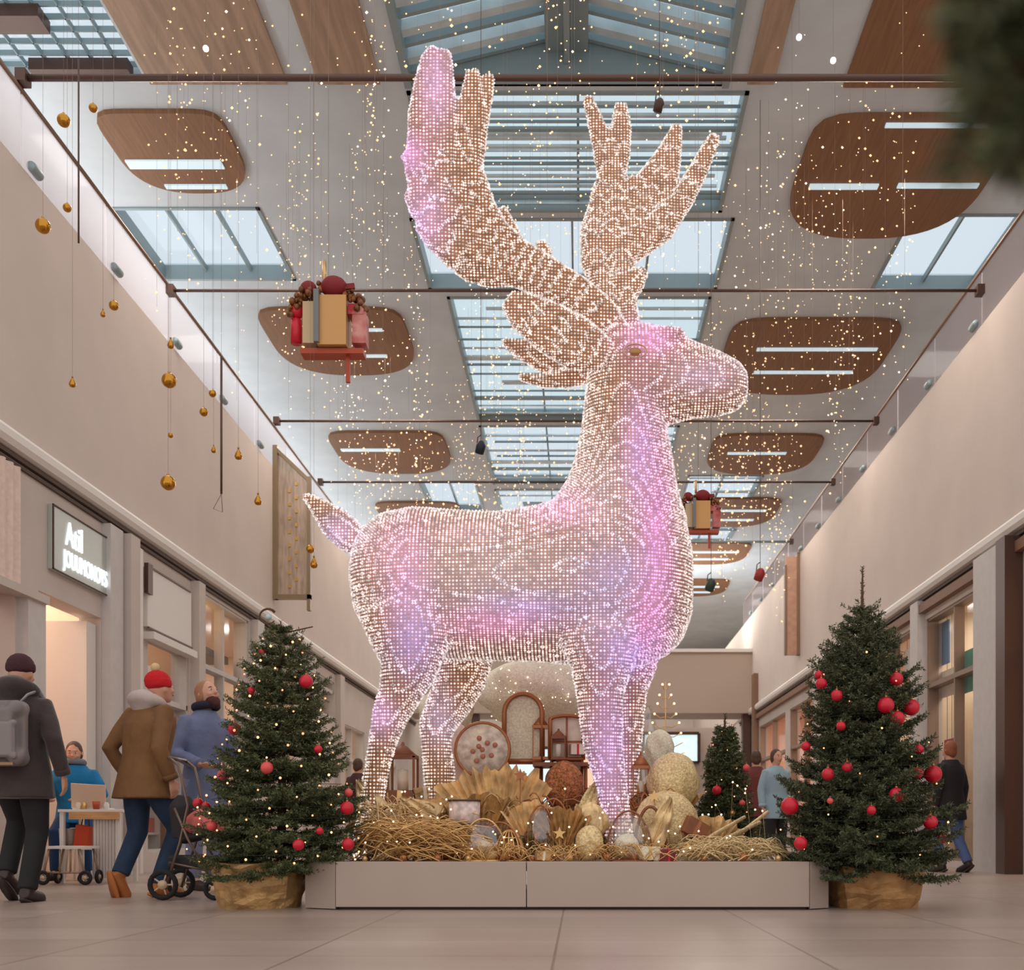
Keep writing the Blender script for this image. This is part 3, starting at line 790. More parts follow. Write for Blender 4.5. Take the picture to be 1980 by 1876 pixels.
# coloured posters / hanging display in the right windows
PST = [(15.5, 16.1, 3.05, 3.7, rgb(110, 140, 180), 'pale blue hanging poster in the right shop window'), (14.2, 15.0, 2.5, 3.1, rgb(80, 160, 140), 'teal green hanging poster in the right shop window'),
       (15.15, 16.0, 2.55, 2.95, rgb(236, 222, 206), 'cream hanging poster under the pale blue one'), (17.9, 18.7, 3.0, 3.65, rgb(228, 170, 170), 'pink hanging poster in the farther right window'), (16.9, 17.6, 3.1, 3.6, rgb(236, 236, 230), 'white hanging poster in the farther right window'),
       (14.1, 14.5, 1.2, 2.2, rgb(196, 150, 110), 'tan hanging poster low in the right shop window'), (15.3, 15.7, .9, 1.9, rgb(170, 80, 84), 'dull red hanging poster low in the right shop window')]
for (y0, y1, z0, z1, c, lab) in PST:
    e = empty('poster', (XR + .25, y0, z0), lab, 'poster')
    b = MB(); b.bb(XR + .24, XR + .26, y0, y1, z0, z1); b.build('sheet', mat(lab, c, .7), e)
    b = MB(); b.tube([(XR + .25, y0 + .1, z1), (XR + .25, y0 + .1, 3.85)], .004, 4); b.tube([(XR + .25, y1 - .1, z1), (XR + .25, y1 - .1, 3.85)], .004, 4); b.build('cord', M_DARKB, e)

# banners projecting from the fascias
e = empty('banner_sign', (XL, 18.2, 4.45), 'tall gold-framed mirror banner projecting from the left fascia above the lit fir tree', 'sign')
b = MB(); b.bb(XL + .02, XL + .1, 18.14, 18.26, 4.6, 7.3); b.bb(XL + .62, XL + .68, 18.15, 18.25, 4.4, 6.75)
b.add([(XL + .05, 18.16, 7.3), (XL + .68, 18.16, 6.7), (XL + .68, 18.24, 6.7), (XL + .05, 18.24, 7.3), (XL + .05, 18.16, 7.22), (XL + .68, 18.16, 6.62), (XL + .68, 18.24, 6.62), (XL + .05, 18.24, 7.22)],
      [(0, 1, 2, 3), (4, 7, 6, 5), (0, 4, 5, 1), (3, 2, 6, 7)])
b.bb(XL + .05, XL + .68, 18.15, 18.25, 4.6, 4.68); b.build('frame', mat('antique gold frame', rgb(150, 130, 104), .35, .5), e)
b = MB(); b.add([(XL + .1, 18.2, 4.68), (XL + .62, 18.2, 4.68), (XL + .62, 18.2, 6.7), (XL + .1, 18.2, 7.2), (XL + .1, 18.22, 4.68), (XL + .62, 18.22, 4.68), (XL + .62, 18.22, 6.7), (XL + .1, 18.22, 7.2)],
      [(0, 1, 2, 3), (7, 6, 5, 4), (0, 4, 5, 1), (1, 5, 6, 2), (2, 6, 7, 3), (3, 7, 4, 0)])
b.build('panel', mat('smoked mirror', rgb(196, 178, 160), .25, .5, noise=.2, nscale=3, stretch=(6, 1, 1)), e)
b = MB()
for i in range(16): b.bb(XL + .28 + .12 * (i % 2), XL + .33 + .12 * (i % 2), 18.18, 18.2, 4.8 + i * .12, 4.86 + i * .12)
b.build('ornament_strip', mat('gold leaf', rgb(212, 176, 106), .3, .7), e)
e = empty('banner_sign', (XR, 24.8, 4.75), 'slim brown wooden banner on the right fascia above the big fir tree', 'sign')
b = MB(); b.bb(XR - .36, XR - .02, 24.76, 24.84, 4.75, 7.1); b.build('panel', mat('brown banner', rgb(190, 150, 128), .6, noise=.1), e)
b = MB(); b.bb(XR - .09, XR - .02, 24.72, 24.88, 4.75, 7.2); b.bb(XR - .38, XR - .33, 24.74, 24.86, 4.75, 6.9); b.build('frame', mat('banner frame', rgb(134, 108, 84), .5), e)
# far left facade window seen between tree and reindeer is window_31..; small shop lamps strip on the end wall
# ================================================================ fir trees
def needle_mat(name, c1, c2):
    m = mat(name, c1, .55, spec=.3)
    nt = m.node_tree; b = nt.nodes['Principled BSDF']
    g = nt.nodes.new('ShaderNodeNewGeometry'); r = nt.nodes.new('ShaderNodeValToRGB')
    r.color_ramp.elements[0].color = c1; r.color_ramp.elements[1].color = c2
    nt.links.new(g.outputs['Random Per Island'], r.inputs['Fac']); nt.links.new(r.outputs['Color'], b.inputs['Base Color'])
    return m
M_NEED = needle_mat('fir needles', rgb(40, 54, 34), rgb(120, 126, 84))
M_NEED2 = needle_mat('fir needles deep', rgb(42, 54, 38), rgb(112, 116, 82))
M_BARK = mat('bark', rgb(88, 62, 44), .9, noise=.2, nscale=30)

def twig_needles(segs, rng, per_m=420, ln=.021, wd=.0030):
    """segs: list of (p0,p1). Each needle a thin long triangle pair"""
    Vs = []; 
    for p0, p1 in segs:
        d = p1 - p0; L = np.linalg.norm(d)
        if L < 1e-4: continue
        n = max(3, int(L * per_m)); t = rng.random(n)
        base = p0[None] + d[None] * t[:, None]
        d = d / L
        rnd = rng.normal(size=(n, 3)); rnd -= (rnd @ d)[:, None] * d[None]
        rnd /= np.linalg.norm(rnd, axis=1)[:, None] + 1e-9
        rnd[:, 2] = rnd[:, 2] * .8 + .12
        dirn = rnd * .85 + d[None] * .55
        dirn /= np.linalg.norm(dirn, axis=1)[:, None]
        l = ln * (.7 + .6 * rng.random(n))
        side = np.cross(dirn, rng.normal(size=(n, 3))); side /= np.linalg.norm(side, axis=1)[:, None] + 1e-9
        tip = base + dirn * l[:, None]; mid = base + dirn * (l * .5)[:, None]
        Vs.append(np.stack([base, mid + side * wd, tip, mid - side * wd], axis=1))
    V = np.concatenate(Vs).reshape(-1, 3); F = np.arange(len(V)).reshape(-1, 4)
    return V, F

def fir(loc, H, R, z0, label, seed, levels=17, nm='fir_tree', needle=M_NEED, leader=.2, profile=None, per_m=420, ln=.021):
    rng = np.random.default_rng(seed)
    e = empty(nm, loc, label, 'tree')
    x0, y0, _ = loc
    tr = MB(); tr.tube([(x0, y0, z0 - .12), (x0 + .01, y0, z0 + H * .4), (x0 - .005, y0, z0 + H * .8), (x0, y0, z0 + H)], [.035, .026, .014, .004], 8)
    segs = []; wood = MB(); tips = []
    for i in range(levels):
        t = i / (levels - 1)
        z = z0 + .02 + (H - leader) * (t ** .93)
        rad = R * (profile(t) if profile else (1 - t) ** .82 * (.9 + .1 * math.cos(t * 9))) + .05
        nb = max(5, int(17 - 9 * t))
        for k in range(nb):
            a = 2 * PI * (k + rng.random() * .7) / nb + i * 1.3
            L = rad * (.78 + .30 * rng.random())
            rise = (-.12 + .55 * t) + .25 * rng.normal() * .35
            bp = []
            ns = 5
            for q in range(ns + 1):
                u = q / ns
                bp.append(np.array([x0 + math.cos(a) * L * u, y0 + math.sin(a) * L * u, z + L * (rise * u - .16 * u * (1 - u) * 2 + .10 * u * u)]))
            wood.tube([Vector(p) for p in bp], [.007 * (1 - .8 * q / ns) for q in range(ns + 1)], 4)
            for q in range(ns): 
                if q >= 1: segs.append((bp[q], bp[q + 1]))
            dr = np.array([math.cos(a), math.sin(a), rise * .7]); sd = np.array([-math.sin(a), math.cos(a), 0])
            nt = max(3, int(L / .042))
            for q in range(nt):
                u = .22 + .74 * q / nt
                j = u * ns; jj = min(int(j), ns - 1); p = bp[jj] * (1 - (j - jj)) + bp[jj + 1] * (j - jj)
                for s in (-1, 1):
                    tl = (.045 + .28 * L * (1 - u)) * (.7 + .6 * rng.random())
                    d = dr * .75 + sd * s * .75 + np.array([0, 0, .15 * rng.normal() + .05])
                    d /= np.linalg.norm(d)
                    pe = p + d * tl
                    segs.append((p, pe))
                    if tl > .09:
                        pm = p + d * tl * .5
                        for s2 in (-1, 1):
                            d2 = d * .7 + np.cross(d, [0, 0, 1]) * s2 * .7 + np.array([0, 0, .1 * rng.normal()])
                            segs.append((pm, pm + d2 / np.linalg.norm(d2) * tl * .42))
            tips.append(bp[-1])
    # leader shoots at the top
    top = np.array([x0, y0, z0 + H])
    segs.append((top - [0, 0, leader * 1.25], top))
    for k in range(5):
        a = 2 * PI * k / 5 + .4; p = top - np.array([0, 0, leader * .95]); segs.append((p, p + np.array([math.cos(a), math.sin(a), .5]) * leader * .42))
    V, F = twig_needles(segs, rng, per_m, ln, ln * .14)
    V = V - np.array(loc)[None]
    o = link_mesh('foliage', np_mesh('foliage', V, F, needle), e)
    tr.build('trunk', M_BARK, e); wood.build('branch', M_BARK, e); 
    e['_R'] = R
    return e, segs

def pot(x, y, rt, rb, h, label, m, feet=False, square=False, seed=0):
    rng = random.Random(seed)
    e = empty('tree_pot', (x, y, 0), label, 'pot')
    b = MB(); n = 26; NR = 8
    rings = []; fold = [rng.uniform(-1, 1) for _ in range(n)]
    for k in range(NR + 3):
        u = min(1, k / NR); z = h * u; r = rb + (rt - rb) * u ** .8
        if k == NR + 1: r *= .95; z = h * 1.0
        if k == NR + 2: r *= .9; z = h * .85
        ring = []
        for j in range(n):
            a = 2 * PI * j / n + PI / 4
            q = r * (1 + (.035 * fold[j] + .03 * rng.uniform(-1, 1)) * (.3 if k > NR else 1))
            if square: q *= (abs(math.cos(a)) ** 5 + abs(math.sin(a)) ** 5) ** (-1 / 5) * .98
            ring.append(Vector((x + q * math.cos(a), y + q * math.sin(a), max(0, z + (.012 * rng.uniform(-1, 1) if 0 < k < NR + 1 else 0)))))
        rings.append(ring)
    b.rings(rings, True, smooth=False)
    b.build('wrapped_tub', m, e)
    s = MB(); s.lathe([(rt * .88, h * .8), (rt * .6, h * .86), (.01, h * .9)], (x, y, 0), 20); s.build('soil', mat('dark soil', rgb(52, 40, 30), .95), e)
    return e
M_GOLDFOIL = mat('crumpled gold paper', rgb(190, 150, 98), .42, .35, noise=.28, nscale=9, bump=.9, bscale=14)
M_GOLDFOIL2 = mat('matt gold paper', rgb(178, 132, 82), .5, .25, noise=.25, nscale=8, bump=.8, bscale=12)

DT = 6.95
pl = P(500, 1762, 6.72)
LT = (P(543, 1610, DT).x, DT, 0.0)
pot(P(500, 1610, 6.95).x, 6.98, .325, .27, .30, 'crumpled gold paper tub holding the lit fir tree at left', M_GOLDFOIL, square=False, seed=2)
prof_l = lambda t: (1 - t) ** .62 * (1 + .05 * math.sin(t * 10))
tree_l, segs_l = fir((LT[0], DT, .25), 1.62, .56, .30, 'fully decorated fir tree with lit fairy lights and red balls left of the reindeer', 21, levels=19, leader=.09, profile=prof_l, per_m=380)
DR = 7.0
RT = (P(1668, 1610, DR).x, DR, 0.0)
pot(P(1688, 1610, DR).x, DR + .02, .315, .265, .27, 'gold paper tub holding the big fir tree right of the plinth', M_GOLDFOIL2, square=True, seed=4)
prof_r = lambda t: (1 - t) ** .64 * (1 + .06 * math.sin(t * 11))
tree_r, segs_r = fir((RT[0], DR, .25), 1.98, .60, .32, 'big fir tree with red balls but few lights, standing right of the plinth', 33, levels=25, leader=.34, profile=prof_r, needle=M_NEED2, per_m=400, ln=.023)
DS = 8.2
ST = P(1402, 1610, DS)
tree_s, segs_s = fir((ST.x, DS, .305), .98, .27, .46, 'small fir tree with a single bright red ball on the plinth', 41, levels=19, leader=.16, per_m=480, ln=.022)

# foreground branch very near the camera, upper right corner
def near_branch():
    rng = np.random.default_rng(5)
    D = .52
    c = P(2010, 120, D)
    e = empty('fir_branch', (c.x + .12, D, c.z + .12), 'dark fir branch hanging very close to the camera in the top right corner', 'branch')
    segs = []; w = MB()
    root = np.array([c.x + .10, D, c.z + .14])
    for k in range(44):
        tip = np.array(P(rng.uniform(1845, 2090), rng.uniform(-80, 340) , D + rng.uniform(-.05, .06)))
        mid = (root + tip) / 2 + rng.normal(size=3) * .006
        w.tube([Vector(root), Vector(mid), Vector(tip)], [.003, .002, .001], 5)
        segs += [(root, mid), (mid, tip)]
        for u in (.35, .5, .65, .8):
            p = root + (tip - root) * u
            for s in (-1, 1):
                d = (tip - root); d /= np.linalg.norm(d); sd = np.array([d[2], 0, -d[0]])
                segs.append((p, p + (d * .7 + sd * s * .7) * .03))
    V, F = twig_needles(segs, rng, 1500, .018, .0020)
    link_mesh('foliage', np_mesh('foliage', V - np.array(e['_o'])[None], F, M_NEED2), e)
    w.build('twig', M_BARK, e)
near_branch()

# ---- red balls on the trees
M_RED = mat('satin red ball', rgb(206, 22, 48), .35, spec=.5)
M_PINKR = mat('coral ball', rgb(226, 84, 84), .4)
M_CAP = mat('gold cap', rgb(190, 150, 90), .3, .8)
def ball(px, py, rpx, D, label, m, grp, cat='ball'):
    c = P(px, py, D); r = rpx * D / FPX
    e = tag(MB().ell(c, r, 20, 14).build('bauble', m, origin=c), label, cat, grp)
    q = MB(); q.lathe([(r * .2, r * .95), (r * .2, r * 1.15), (.003, r * 1.2)], c, 8); q.tube([c + Vector((0, 0, r * 1.15)), c + Vector((0, 0, r * 1.6))], .002, 4)
    q.build('cap', M_CAP, e)
    return e
def surf_D(tc, R, H, z0, prof, px, py, Dc):
    """distance of the front of a cone-shaped crown along the ray"""
    q = P(px, py, Dc); t = min(.98, max(0, (q.z - z0) / H)); r = R * prof(t) + .03
    dx = q.x - tc[0]
    return Dc - math.sqrt(max(0.0009, r * r - dx * dx)) * .93
LB = [(592, 1318, 13, 'biggest red ball high on the right of the lit fir tree'), (453, 1410, 12, 'red ball on the left side of the lit fir tree, upper of that side'),
      (516, 1485, 12, 'coral ball at the centre of the lit fir tree'), (430, 1499, 10, 'red ball left of the coral one on the lit fir tree'), (615, 1449, 8, 'small red ball at mid height right on the lit fir tree'),
      (486, 1335, 7, 'small red ball high on the left of the lit fir tree'), (383, 1553, 10, 'dark red ball at the far left tip of the lit fir tree'), (398, 1560, 9, 'bright red ball beside the dark one at the left tip of the lit fir tree'),
      (410, 1597, 10, 'dull coral ball at lower left of the lit fir tree'), (577, 1634, 11, 'red ball low in the middle of the lit fir tree, above the tub'), (671, 1563, 13, 'red ball at the right edge of the lit fir tree over the plinth'),
      (673, 1633, 12, 'red ball lowest at the right edge of the lit fir tree'), (674, 1533, 8, 'small coral ball above the right edge red ball on the lit fir tree'), (618, 1607, 7, 'small deep red ball low right of centre on the lit fir tree'), (505, 1262, 6, 'tiny red ball near the top of the lit fir tree')]
for (x, y, r, lab) in LB:
    D = surf_D(LT, .56, 1.62, .30, prof_l, x, y, DT)
    ball(x, y, r, D - .01, lab, M_PINKR if 'coral' in lab else M_RED, 'balls on the lit fir tree')
RB = [(1583, 1305, 8, 'highest small red ball at the left edge of the big fir tree'), (1588, 1322, 11, 'red ball just below the highest small one at left on the big fir tree'), (1618, 1345, 11, 'red ball third from the top at left on the big fir tree'),
      (1733, 1313, 13, 'red ball highest on the right half of the big fir tree'), (1713, 1364, 16, 'left ball of the red trio on the big fir tree'), (1735, 1389, 14, 'lowest ball of the red trio on the big fir tree'),
      (1762, 1368, 16, 'right ball of the red trio on the big fir tree'), (1626, 1404, 9, 'small red ball under the left upper ones on the big fir tree'), (1777, 1449, 9, 'dim red ball at the right edge of the big fir tree'),
      (1601, 1497, 12, 'red ball at mid height left on the big fir tree'), (1638, 1483, 10, 'small red ball at the middle of the big fir tree'), (1527, 1559, 17, 'large red ball sticking out at the left edge of the big fir tree'),
      (1548, 1631, 13, 'red ball lowest at left on the big fir tree'), (1733, 1537, 14, 'red ball at lower right centre of the big fir tree'), (1685, 1567, 9, 'small dark pink ball low in the middle of the big fir tree'),
      (1774, 1495, 11, 'smaller ball of the red pair at the right edge of the big fir tree'), (1804, 1497, 17, 'larger ball of the red pair at the right edge of the big fir tree'), (1799, 1590, 14, 'red ball lowest at right on the big fir tree'),
      (1558, 1443, 9, 'dim red ball at the left edge at mid height of the big fir tree'), (1605, 1549, 6, 'small orange ball low left on the big fir tree'), (1822, 1622, 9, 'dull red ball at the lowest right tip of the big fir tree')]
for (x, y, r, lab) in RB:
    D = surf_D(RT, .60, 1.98, .32, prof_r, x, y, DR)
    ball(x, y, r, D - .01, lab, M_PINKR if 'orange' in lab else M_RED, 'balls on the big fir tree')
for (x, y, r, lab, m) in [(1386, 1528, 9, 'single bright red ball on the small fir tree', M_RED), (1435, 1553, 6, 'small orange ball at the right of the small fir tree', M_PINKR), (1443, 1485, 7, 'pink ball at the upper right of the small fir tree', M_PINKR), (1416, 1573, 6, 'small tan ball at the foot of the small fir tree', M_CAP)]:
    ball(x, y, r, DS - .2, lab, m, 'balls on the small fir tree')

# ---- fairy lights: one wire per tree with its bulbs
M_BULBW = mat('warm fairy bulb', rgb(255, 205, 150), .4, emis=(1, .45, .20, 1), es=1.9)
M_BULBP = mat('peach fairy bulb', rgb(255, 190, 150), .4, emis=(1, .32, .16, 1), es=1.5)
def tree_lights(tc, R, H, z0, prof, Dc, n, label, seed, r=.0072, tmax=.93):
    rng = random.Random(seed)
    e = empty('fairy_lights', (tc[0], Dc, z0), label, 'string lights')
    pts = []
    for i in range(n):
        t = (i + .5) / n; h = t ** 1.25 * tmax
        rr_ = (R * prof(h) + .02) * rng.uniform(.86, 1.03)
        a = -PI / 2 + (((i * .61803) % 1) - .5) * PI * 1.15
        pts.append((h, a, rr_))
    pts.sort()
    wp = [Vector((tc[0] + q * math.cos(a), Dc + q * math.sin(a), z0 + H * h)) for h, a, q in pts]
    w = MB()
    for p in wp: w.tube([p, p + Vector((0, .05, -.02))], .0015, 3)
    sp = [Vector((tc[0] + (R * prof(i / 300 * tmax) * .9 + .01) * math.cos(i * .42), Dc + (R * prof(i / 300 * tmax) * .9 + .01) * math.sin(i * .42), z0 + H * tmax * i / 300)) for i in range(300)]
    w.tube(sp, .0016, 3)
    w.build('wire', mat('green wire', rgb(40, 52, 34), .7), e)
    bm = MB().ell((0, 0, 0), r, 8, 6)
    me = [bm.mesh('bulb', M_BULBW), bm.mesh('bulb', M_BULBP)]
    for i, p in enumerate(wp):
        o = bpy.data.objects.new('bulb', me[rng.random() < .35]); COL.objects.link(o); o.parent = e
        o.location = p - Vector(e['_o']); s = rng.uniform(.75, 1.25); o.scale = (s, s, s)
    return e
tree_lights(LT, .56, 1.62, .30, prof_l, DT, 98, 'string of warm fairy lights wound through the left fir tree', 3)
tree_lights(RT, .60, 1.98, .32, prof_r, DR, 26, 'string of few dim fairy lights on the big right fir tree', 4, r=.006, tmax=.7)
tree_lights((ST.x, DS, 0), .25, .98, .46, lambda t: (1 - t) ** .82, DS, 22, 'short string of warm fairy lights on the small fir tree', 6, r=.005)
# twig loop and stick at the tip of the left tree
e = empty('twig_wreath', P(516, 1190, DT), 'dark twig loop with a pale glass bead on the tip of the lit fir tree', 'wreath')
b = MB(); c = P(518, 1192, DT); b.tube([c + Vector((.055 * math.cos(a), 0, .05 * math.sin(a))) for a in [.6 + i * .36 for i in range(15)]], [.009 - .0004 * i for i in range(15)], 6)
b.tube([P(530, 1220, DT), P(560, 1222, DT), P(605, 1212, DT)], [.008, .006, .004], 6); b.build('twig', M_BARK, e)
b = MB(); b.ell(c + Vector((.005, 0, -.005)), .022, 12, 8); b.build('glass_bead', mat('pale glass bead', rgb(180, 200, 200), .1, spec=.8), e)
# ================================================================ plinth and its gold decoration
M_PLIN = mat('satin plinth panel', rgb(182, 163, 151), .5, noise=.03, nscale=1.5)
PF = 6.68
e = empty('display_plinth', (P(1100, 1610, PF).x, PF, 0), 'low beige plinth carrying the reindeer and the gold decorations', 'plinth')
xa, xb, xc, xd = P(590, 1760, PF + .12).x, P(649, 1760, PF).x, P(1565, 1760, PF).x, P(1602, 1760, PF + .12).x
b = MB(); b.prism([(xb + .01, PF + .05), (xc - .01, PF + .05), (xd - .02, PF + .18), (xd - .02, 9.6), (xa + .02, 9.6), (xa + .02, PF + .18)], 0, .018, 'z'); b.build('recessed_base', M_LINE, e)
xm_ = P(1018, 1760, PF).x
for (o1, o2, nm) in (((xb, PF), (xm_ - .003, PF), 'front_panel'), ((xm_ + .003, PF), (xc, PF), 'front_panel')):
    b = MB(); b.bb(o1[0], o2[0], PF, PF + .03, .018, .312); b.build(nm, M_PLIN, e, bevel=.003)
b = MB(); b.prism([(xa, PF + .12), (xb - .003, PF + .002), (xb - .003, PF + .04), (xa, PF + .16)], .006, .312, 'z'); b.prism([(xa, PF + .12), (xa + .03, PF + .12), (xa + .03, 9.6), (xa, 9.6)], .006, .312, 'z'); b.build('side_panel', M_PLIN, e)
b = MB(); b.prism([(xd, PF + .12), (xc + .003, PF + .002), (xc + .003, PF + .04), (xd, PF + .16)], .006, .312, 'z'); b.prism([(xd, PF + .12), (xd - .03, PF + .12), (xd - .03, 9.6), (xd, 9.6)], .006, .312, 'z'); b.build('side_panel', M_PLIN, e)
b = MB(); b.prism([(xb, PF + .03), (xc, PF + .03), (xd - .03, PF + .16), (xd - .03, 9.6), (xa + .03, 9.6), (xa + .03, PF + .16)], .25, .305, 'z'); b.build('top', M_PLIN, e)
ZP = .305

M_GLIT = mat('champagne glitter', rgb(238, 204, 150), .4, .2, noise=.3, nscale=60, bump=.5, bscale=90)
M_GLITW = mat('white glitter', rgb(250, 236, 208), .45, .05, noise=.15, nscale=60, bump=.5, bscale=90)
M_GLITB = mat('bronze glitter', rgb(186, 118, 70), .35, .35, noise=.5, nscale=50, bump=.7, bscale=90)
M_GOLDF = mat('gold fabric', rgb(236, 200, 148), .42, .25, noise=.25, nscale=9, bump=.6, bscale=16)
M_GOLDM = mat('polished gold', rgb(226, 184, 122), .28, .7)
M_COPPER = mat('copper brown frame', rgb(170, 108, 70), .35, .5)
M_BRNWOOD = mat('red brown wood', rgb(140, 82, 50), .5, noise=.15, nscale=12)
M_CREAM = mat('cream panel', rgb(236, 222, 198), .5, noise=.12, nscale=9)
M_TWINK = mat('champagne spark', rgb(255, 236, 205), .3, emis=(1, .78, .52, 1), es=2.2)

def arch_pts(x0, x1, z0, z1, n=14, square=0.0):
    r = (x1 - x0) / 2; cx = (x0 + x1) / 2; zs = z1 - r * (1 - square)
    return [(x0, z0)] + [(cx - r * math.cos(PI * i / n), zs + (z1 - zs) * math.sin(PI * i / n)) for i in range(n + 1)] + [(x1, z0)]
def arched_frame(px0, px1, py0, py1, D, label, infill, fr=M_COPPER, t=.016, square=0.0, stand=True, depth=.10, mull=True):
    a = P(px0, py1, D); b_ = P(px1, py0, D)
    e = empty('arched_frame', (a.x / 2 + b_.x / 2, D, ZP), label, 'frame')
    pts = arch_pts(a.x, b_.x, a.z, b_.z, square=square)
    m = MB()
    for y in (D, D + depth): m.tube([Vector((x, y, z)) for x, z in pts], t, 8)
    for x, z in pts[::3]: m.tube([(x, D, z), (x, D + depth, z)], t * .6, 6)
    m.tube([(a.x, D, a.z), (b_.x, D, a.z)], t, 8); m.tube([(a.x, D + depth, a.z), (b_.x, D + depth, a.z)], t, 8)
    if stand and a.z > ZP + .04:
        for x in (a.x + .01, b_.x - .01):
            for y in (D, D + depth): m.tube([(x, y, ZP), (x, y, a.z)], t * .8, 6)
    m.build('frame', fr, e)
    p = MB(); p.prism(pts, D + depth * .45, D + depth * .55); p.build('infill_panel', infill, e)
    if mull:
        q = MB(); cx = (a.x + b_.x) / 2; q.tube([(cx, D, a.z), (cx, D, b_.z)], t * .5, 6); q.tube([(a.x, D, (a.z * .6 + b_.z * .4)), (b_.x, D, (a.z * .6 + b_.z * .4))], t * .5, 6)
        q.build('mullion', fr, e)
    return e
arched_frame(975, 1048, 1342, 1472, 8.3, 'tall arched copper frame with white glitter pane, topmost under the reindeer belly', M_GLITW, t=.02, mull=False)
arched_frame(1064, 1128, 1384, 1468, 8.25, 'square-shouldered copper frame with cream pane beside the near foreleg', M_CREAM, square=.75, t=.016)
e = empty('display_shelf', (P(1082, 1480, 8.2).x, 8.2, ZP), 'red brown shelf on legs under the arched frames', 'shelf')
b = MB(); a = P(1030, 1474, 8.15); c = P(1140, 1474, 8.15); b.bb(a.x, c.x, 8.15, 8.5, a.z - .03, a.z); b.build('shelf_board', M_BRNWOOD, e)
for x in (a.x + .03, c.x - .03):
    for y in (8.18, 8.46): b = MB(); b.tube([(x, y, ZP), (x, y, a.z - .03)], .014, 6); b.build('leg', M_COPPER, e)

def column_stack(px0, px1, py0, py1, D, label, m, n=3):
    a = P(px0, py1, D); b_ = P(px1, py0, D); w = b_.x - a.x; cx = (a.x + b_.x) / 2
    e = empty('lantern', (cx, D, ZP), label, 'lantern')
    z0 = min(a.z, a.z); H = b_.z - z0
    if a.z > ZP + .02:
        q = MB(); q.lathe([(w * .3, 0), (w * .12, .03), (w * .10, a.z - ZP - .02), (w * .3, a.z - ZP)], (cx, D, ZP), 12); q.build('stem', m, e)
    q = MB(); q.box((cx, D, z0 + .012), (w, w, .024)); q.box((cx, D, z0 + H * .72), (w, w, .024))
    for sx in (-1, 1):
        for sy in (-1, 1): q.box((cx + sx * w * .46, D + sy * w * .46, z0 + H * .36), (w * .08, w * .08, H * .72))
    q.build('cage', m, e)
    q = MB(); q.lathe([(w * .7, 0), (w * .25, H * .18), (w * .10, H * .22), (.01, H * .28)], (cx, D, z0 + H * .73), 4, rot=(0, 0, PI / 4)); q.build('roof', m, e)
    q = MB(); q.lathe([(w * .2, 0), (w * .2, H * .4), (.01, H * .42)], (cx, D, z0 + .024), 10); q.build('candle', M_CREAM, e)
    return e
column_stack(1030, 1062, 1382, 1470, 8.35, 'narrow copper lantern between the two framed panes', M_COPPER)
column_stack(1222, 1256, 1455, 1560, 7.95, 'copper lantern behind the far foreleg', M_COPPER)
column_stack(752, 806, 1436, 1535, 8.1, 'dark copper lantern behind the near hind leg', M_BRNWOOD)
column_stack(1066, 1094, 1410, 1470, 8.22, 'small brown lantern on the shelf beside the cream pane', M_BRNWOOD)

# round clock-like ring
e = empty('round_frame', (P(935, 1455, 8.1).x, 8.1, ZP), 'round copper ring with a floral cream disc left of the tall arch', 'frame')
c = P(933, 1450, 8.1); R_ = 52 * 8.1 / FPX
b = MB(); b.tube([c + Vector((R_ * math.cos(2 * PI * i / 28), 0, R_ * math.sin(2 * PI * i / 28))) for i in range(28)], .014, 8, closed=True); b.tube([(c.x, 8.12, ZP), (c.x, 8.12, c.z - R_)], .016, 8); b.lathe([(.12, 0), (.11, .02), (.03, .03)], (c.x, 8.12, ZP), 16); b.build('ring', M_COPPER, e)
b = MB(); b.lathe([(R_ * .95, -.01), (R_ * .95, .01)], c, 28, rot=(PI / 2, 0, 0)); b.build('disc', mat('floral cream disc', rgb(236, 216, 196), .5, noise=.3, nscale=16), e)
b = MB()
for i in range(9):
    a = i * 2.4; q = c + Vector((R_ * .2 * math.sqrt(i) * math.cos(a) * .9, -.02, R_ * .2 * math.sqrt(i) * math.sin(a) * .9)); b.ell(q, (.02, .012, .02), 8, 6)
b.build('flower', mat('dusty rose flower', rgb(190, 120, 96), .6), e)

# cloth / tulle puffs and sacks
def puff(name, px, py, rx, ry, D, label, m, seed, cat, wr=.12, rd=None, base=True, n=40):
    rng = np.random.default_rng(seed); c = P(px, py, D); a = rx * D / FPX; bz = ry * D / FPX; rd = rd or a * .8
    if base: c.z = max(c.z, ZP + bz * .98)
    ph = rng.random(6) * 6.28
    mb = MB(); rings = []
    M_ = 22
    for i in range(M_ + 1):
        t = -PI / 2 + PI * i / M_
        ring = []
        for j in range(n):
            u = 2 * PI * j / n
            k = 1 + wr * (math.sin(7 * u + ph[0] + 2 * t) * .5 + math.sin(13 * u + ph[1] - 3 * t) * .35 + math.sin(4 * u + 5 * t + ph[2]) * .4)
            ring.append(c + Vector((a * k * math.cos(t) * math.cos(u), rd * k * math.cos(t) * math.sin(u), bz * math.sin(t) * (1 + wr * .3 * math.sin(3 * u + ph[3])))))
        rings.append(ring)
    mb.rings(rings, True)
    o = tag(mb.build(name, m, origin=(c.x, c.y, ZP)), label, cat)
    return o
def sparks(parent, px0, px1, py0, py1, D, n, seed, r=.006, name='spark'):
    rng = np.random.default_rng(seed)
    pts = np.array([P(rng.uniform(px0, px1), rng.uniform(py0, py1), D + rng.uniform(-.02, .02)) for _ in range(n)])
    V, F = octas(pts - np.array(parent['_o']), r * (0.6 + .8 * rng.random(n)))
    o = link_mesh('added_sparkles', np_mesh('added_sparkles', V, F, M_TWINK), parent); o['kind'] = 'stuff'  # glowing specks added on the glittery tulle for sparkle
    return o
